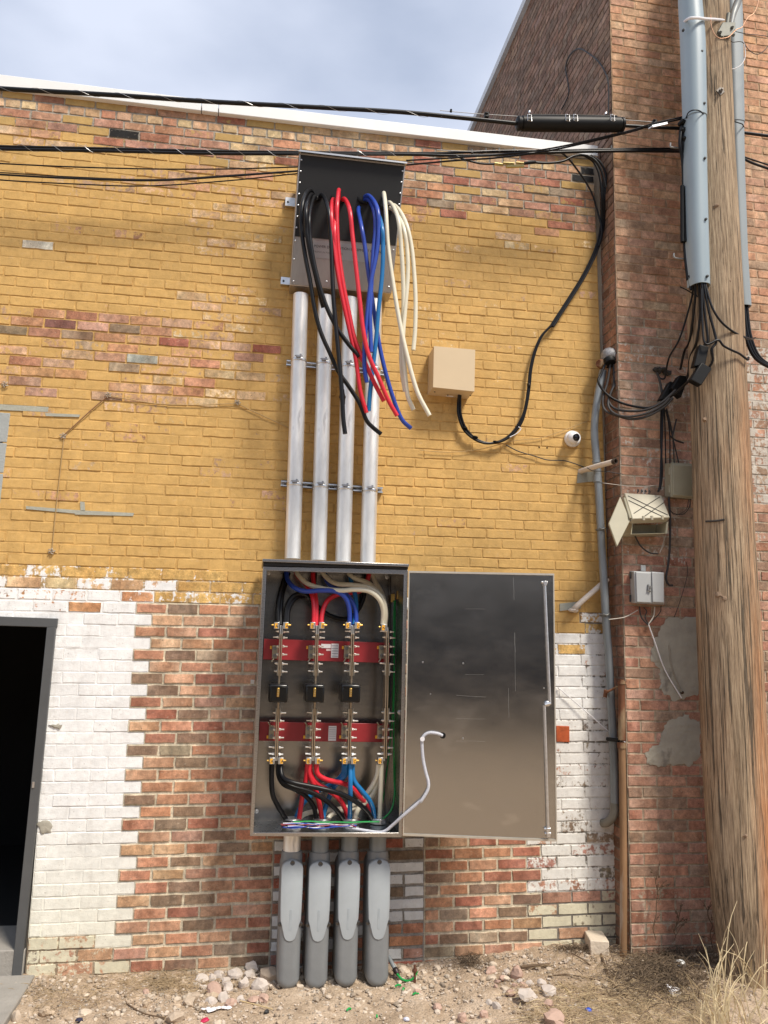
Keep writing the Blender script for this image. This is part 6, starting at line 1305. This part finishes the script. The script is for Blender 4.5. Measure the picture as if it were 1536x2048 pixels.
for k, (pts, r, lb) in enumerate((([k9(505, 292), k9(560, 286), k9(625, 282)], .010, 'short thick dark stick on the dirt right of the rubble'),
        ([k9(715, 228), k9(755, 250), k9(795, 280)], .004, 'thin dark twig left of the loose brick'),
        ([k9(620, 325), k9(690, 318), k9(760, 328), k9(840, 345)], .0035, 'long thin curved twig in front of the loose brick'),
        ([k9(840, 235), k9(870, 320), k9(905, 380), k9(950, 415)], .007, 'bent brown stem in front of the rusty pipe'),
        ([k9(660, 350), k9(690, 375), k9(720, 410)], .004, 'pale straw stick crossing near the white stones'),
        ([(255, 2012), (285, 2030), (330, 2040)], .004, 'dark twig at the bottom left gravel'),
        ([(480, 2005), (520, 2015), (545, 2022)], .003, 'straw stick right of the white bag'))):
    q = [Gd(*p)+Vector((0, 0, r+.006)) for p in pts]; MB().tube(q, r, n=6).build('stick', TWG if 'straw' not in lb else mat('straw', (.55, .42, .22), .8, var=.2), None, label=lb, cat='stick')
# dead standing weeds against the tall building, and dead grass
def weed(px, py, h, lb, seed):
    q = random.Random(seed); b_ = P(px, py, PO+.06); m_ = MB(); L1 = [b_]
    for k in range(6): L1.append(L1[-1]+Vector((q.uniform(-.02, .03), q.uniform(-.01, .01), h/6)))
    m_.tube(L1, .003, n=5)
    for k in range(9):
        s_ = L1[q.randint(1, 6)]; d = Vector((q.uniform(-.07, .09), q.uniform(-.03, .01), q.uniform(.02, .10))); m_.tube([s_, s_+d*.5+Vector((0, 0, .01)), s_+d], .0016, n=4)
        for j in range(2): m_.stone(s_+d*q.uniform(.4, 1), q.uniform(.004, .009), seed=k, sub=1)
    m_.build('dead_weed', TWG, None, label=lb, cat='weed')
weed(1312, 1880, .42, 'dead branching weed standing against the brick between pipe and pole', 1); weed(1345, 1885, .20, 'short dead weed low against the brick left of the pole', 2); weed(1425, 1895, .26, 'dead upright weed touching the left foot of the pole', 3)
def strands(name, n, where, ln, m_, up_, lb, r=.0011, curl=.5, seed=1):
    q = random.Random(seed); mb = MB()
    for k in range(n):
        x, y = where(q); L_ = ln*q.uniform(.5, 1.3); a = q.uniform(0, 6.28); u_ = up_*q.uniform(.6, 1.3); d = Vector((math.cos(a), math.sin(a)*.8, 0))
        p0 = Vector((x, y, gz(x, y)+q.uniform(-.004, .014))); h_ = L_*u_; b_ = Vector((q.uniform(-1, 1), q.uniform(-1, 1), 0))*curl*L_*.4
        p1 = p0+d*L_*.45*(1-u_*.6)+Vector((0, 0, h_*.6))+b_*.4; p2 = p0+d*L_*(1-u_*.6)+Vector((0, 0, h_*(.85 if up_ > .5 else .25)))+b_
        mb.tube([p0, p1, p2], r, n=3, sm=3, cap=False, rad=[r*1.3, r, r*.35])
    return mb.build(name, m_, None, kind='stuff', label=lb, cat='dry grass')
STR = mat('dry_straw', (.66, .54, .33), .8, var=.25); STD = mat('dead_grass_brown', (.125, .088, .055), .9, var=.35); STM = mat('dead_grass_tan', (.38, .28, .165), .9, var=.3)
gp = lambda px, py: (lambda p: (p.x, p.y))(Gd(px, py))
def area(x0, y0, x1, y1):
    def f(q):
        return gp(q.uniform(x0, x1), q.uniform(y0, y1))
    return f
def blob(cx, cy, sx, sy):
    def f(q): 
        return gp(q.gauss(cx, sx), min(2200, max(1900, q.gauss(cy, sy))))
    return f
strands('dead_grass', 1050, blob(1325, 1948, 50, 30), .18, STD, .40, 'dark tangle of dead grass between the rusty pipe and the pole', .0018, .9, 2)
strands('dead_grass', 650, blob(1260, 1975, 75, 45), .15, STM, .30, 'tan dead grass lying around the rusty pipe foot', .0012, .8, 3)
strands('dead_grass', 1100, area(1040, 1975, 1440, 2110), .17, STM, .22, 'matted dry grass across the lower right foreground', .0012, .8, 4)
strands('dead_grass', 420, area(1040, 1975, 1400, 2110), .15, STR, .12, 'pale straw lying over the lower right foreground', .0012, .5, 5)
strands('standing_straw', 70, area(1428, 1965, 1590, 2150), .36, STR, .95, 'tall pale straw standing at the foot of the pole', .0026, .22, 6)
strands('standing_straw', 36, area(1400, 1990, 1480, 2120), .30, STR, .9, 'short pale straw tuft left of the pole foot', .0026, .3, 7)
strands('dead_grass', 700, blob(340, 1968, 60, 14), .10, STM, .25, 'brown dead grass along the wall base left of the stones', .0011, .8, 8)
strands('dead_grass', 260, blob(120, 1990, 60, 22), .10, STM, .25, 'dead grass beside the concrete step', .0011, .8, 9)
strands('dead_grass', 200, blob(940, 1925, 18, 8), .08, STD, .4, 'small dark clump of dead grass at the wall base right of the ground rod', .0012, .9, 10)
strands('dead_grass', 160, blob(1150, 1895, 20, 8), .09, STD, .4, 'dark dead grass clump left of the loose brick', .0012, .9, 11)
strands('dead_grass', 260, blob(1385, 1905, 45, 14), .12, STD, .5, 'dark dead grass banked against the brick behind the pole foot', .0013, .9, 12)
# leaves and litter at the foot of the pole
lf = MB()
for k in range(260):
    x, y = gp(r2.gauss(1370, 50), max(1895, r2.gauss(1925, 25))); s_ = r2.uniform(.006, .018); e = Matrix.Rotation(r2.random()*6.3, 3, 'Z') @ Matrix.Rotation(r2.uniform(-.8, .8), 3, 'X'); c = Vector((x, y, gz(x, y)+.008))
    lf.add([c+e @ Vector(q)*s_ for q in ((-1, 0, 0), (0, -.6, .2), (1, 0, 0), (0, .6, .1))], [(0, 1, 2, 3)])
lf.build('leaf_litter', mat('leaf_brown', (.17, .11, .06), .9, var=.5, vs=60), None, smooth=False, kind='stuff', label='brown leaf litter in the corner by the pole', cat='leaves')
# unseen building added across the alley as bands for the steel door to mirror
ob = thing('reflection_building', (2, -20, GZ), 'long grey unseen building added across the alley, behind the viewer, for the steel door to mirror', 'building')
MB().box((-2, -22, GZ+3.4), (60, 4, 6.8)).build('wall', mat('grey_siding', (.155, .155, .15), .8, var=.1, vs=1), ob)
MB().box((-2, -21.9, GZ+5.5), (60.1, 4.05, 2.6)).build('pale_reflection_band', mat('reflection_band_pale', (.34, .34, .33), .8, var=.1, vs=1), ob)  # paler band added so the top of the steel door reflects lighter
MB().box((-2, -22, GZ+7.0), (61, 5, .35)).build('roof', mat('grey_roof', (.28, .26, .24), .8), ob)
for k in range(11): MB().box((-30+k*5, -19.97, GZ+1.35), (4.3, .06, 2.5)).build('dark_reflection_band', mat('reflection_band_dark_blue', (.035, .045, .06), .5, var=.05), ob)  # dark panels added as a low dark band in the door's reflection
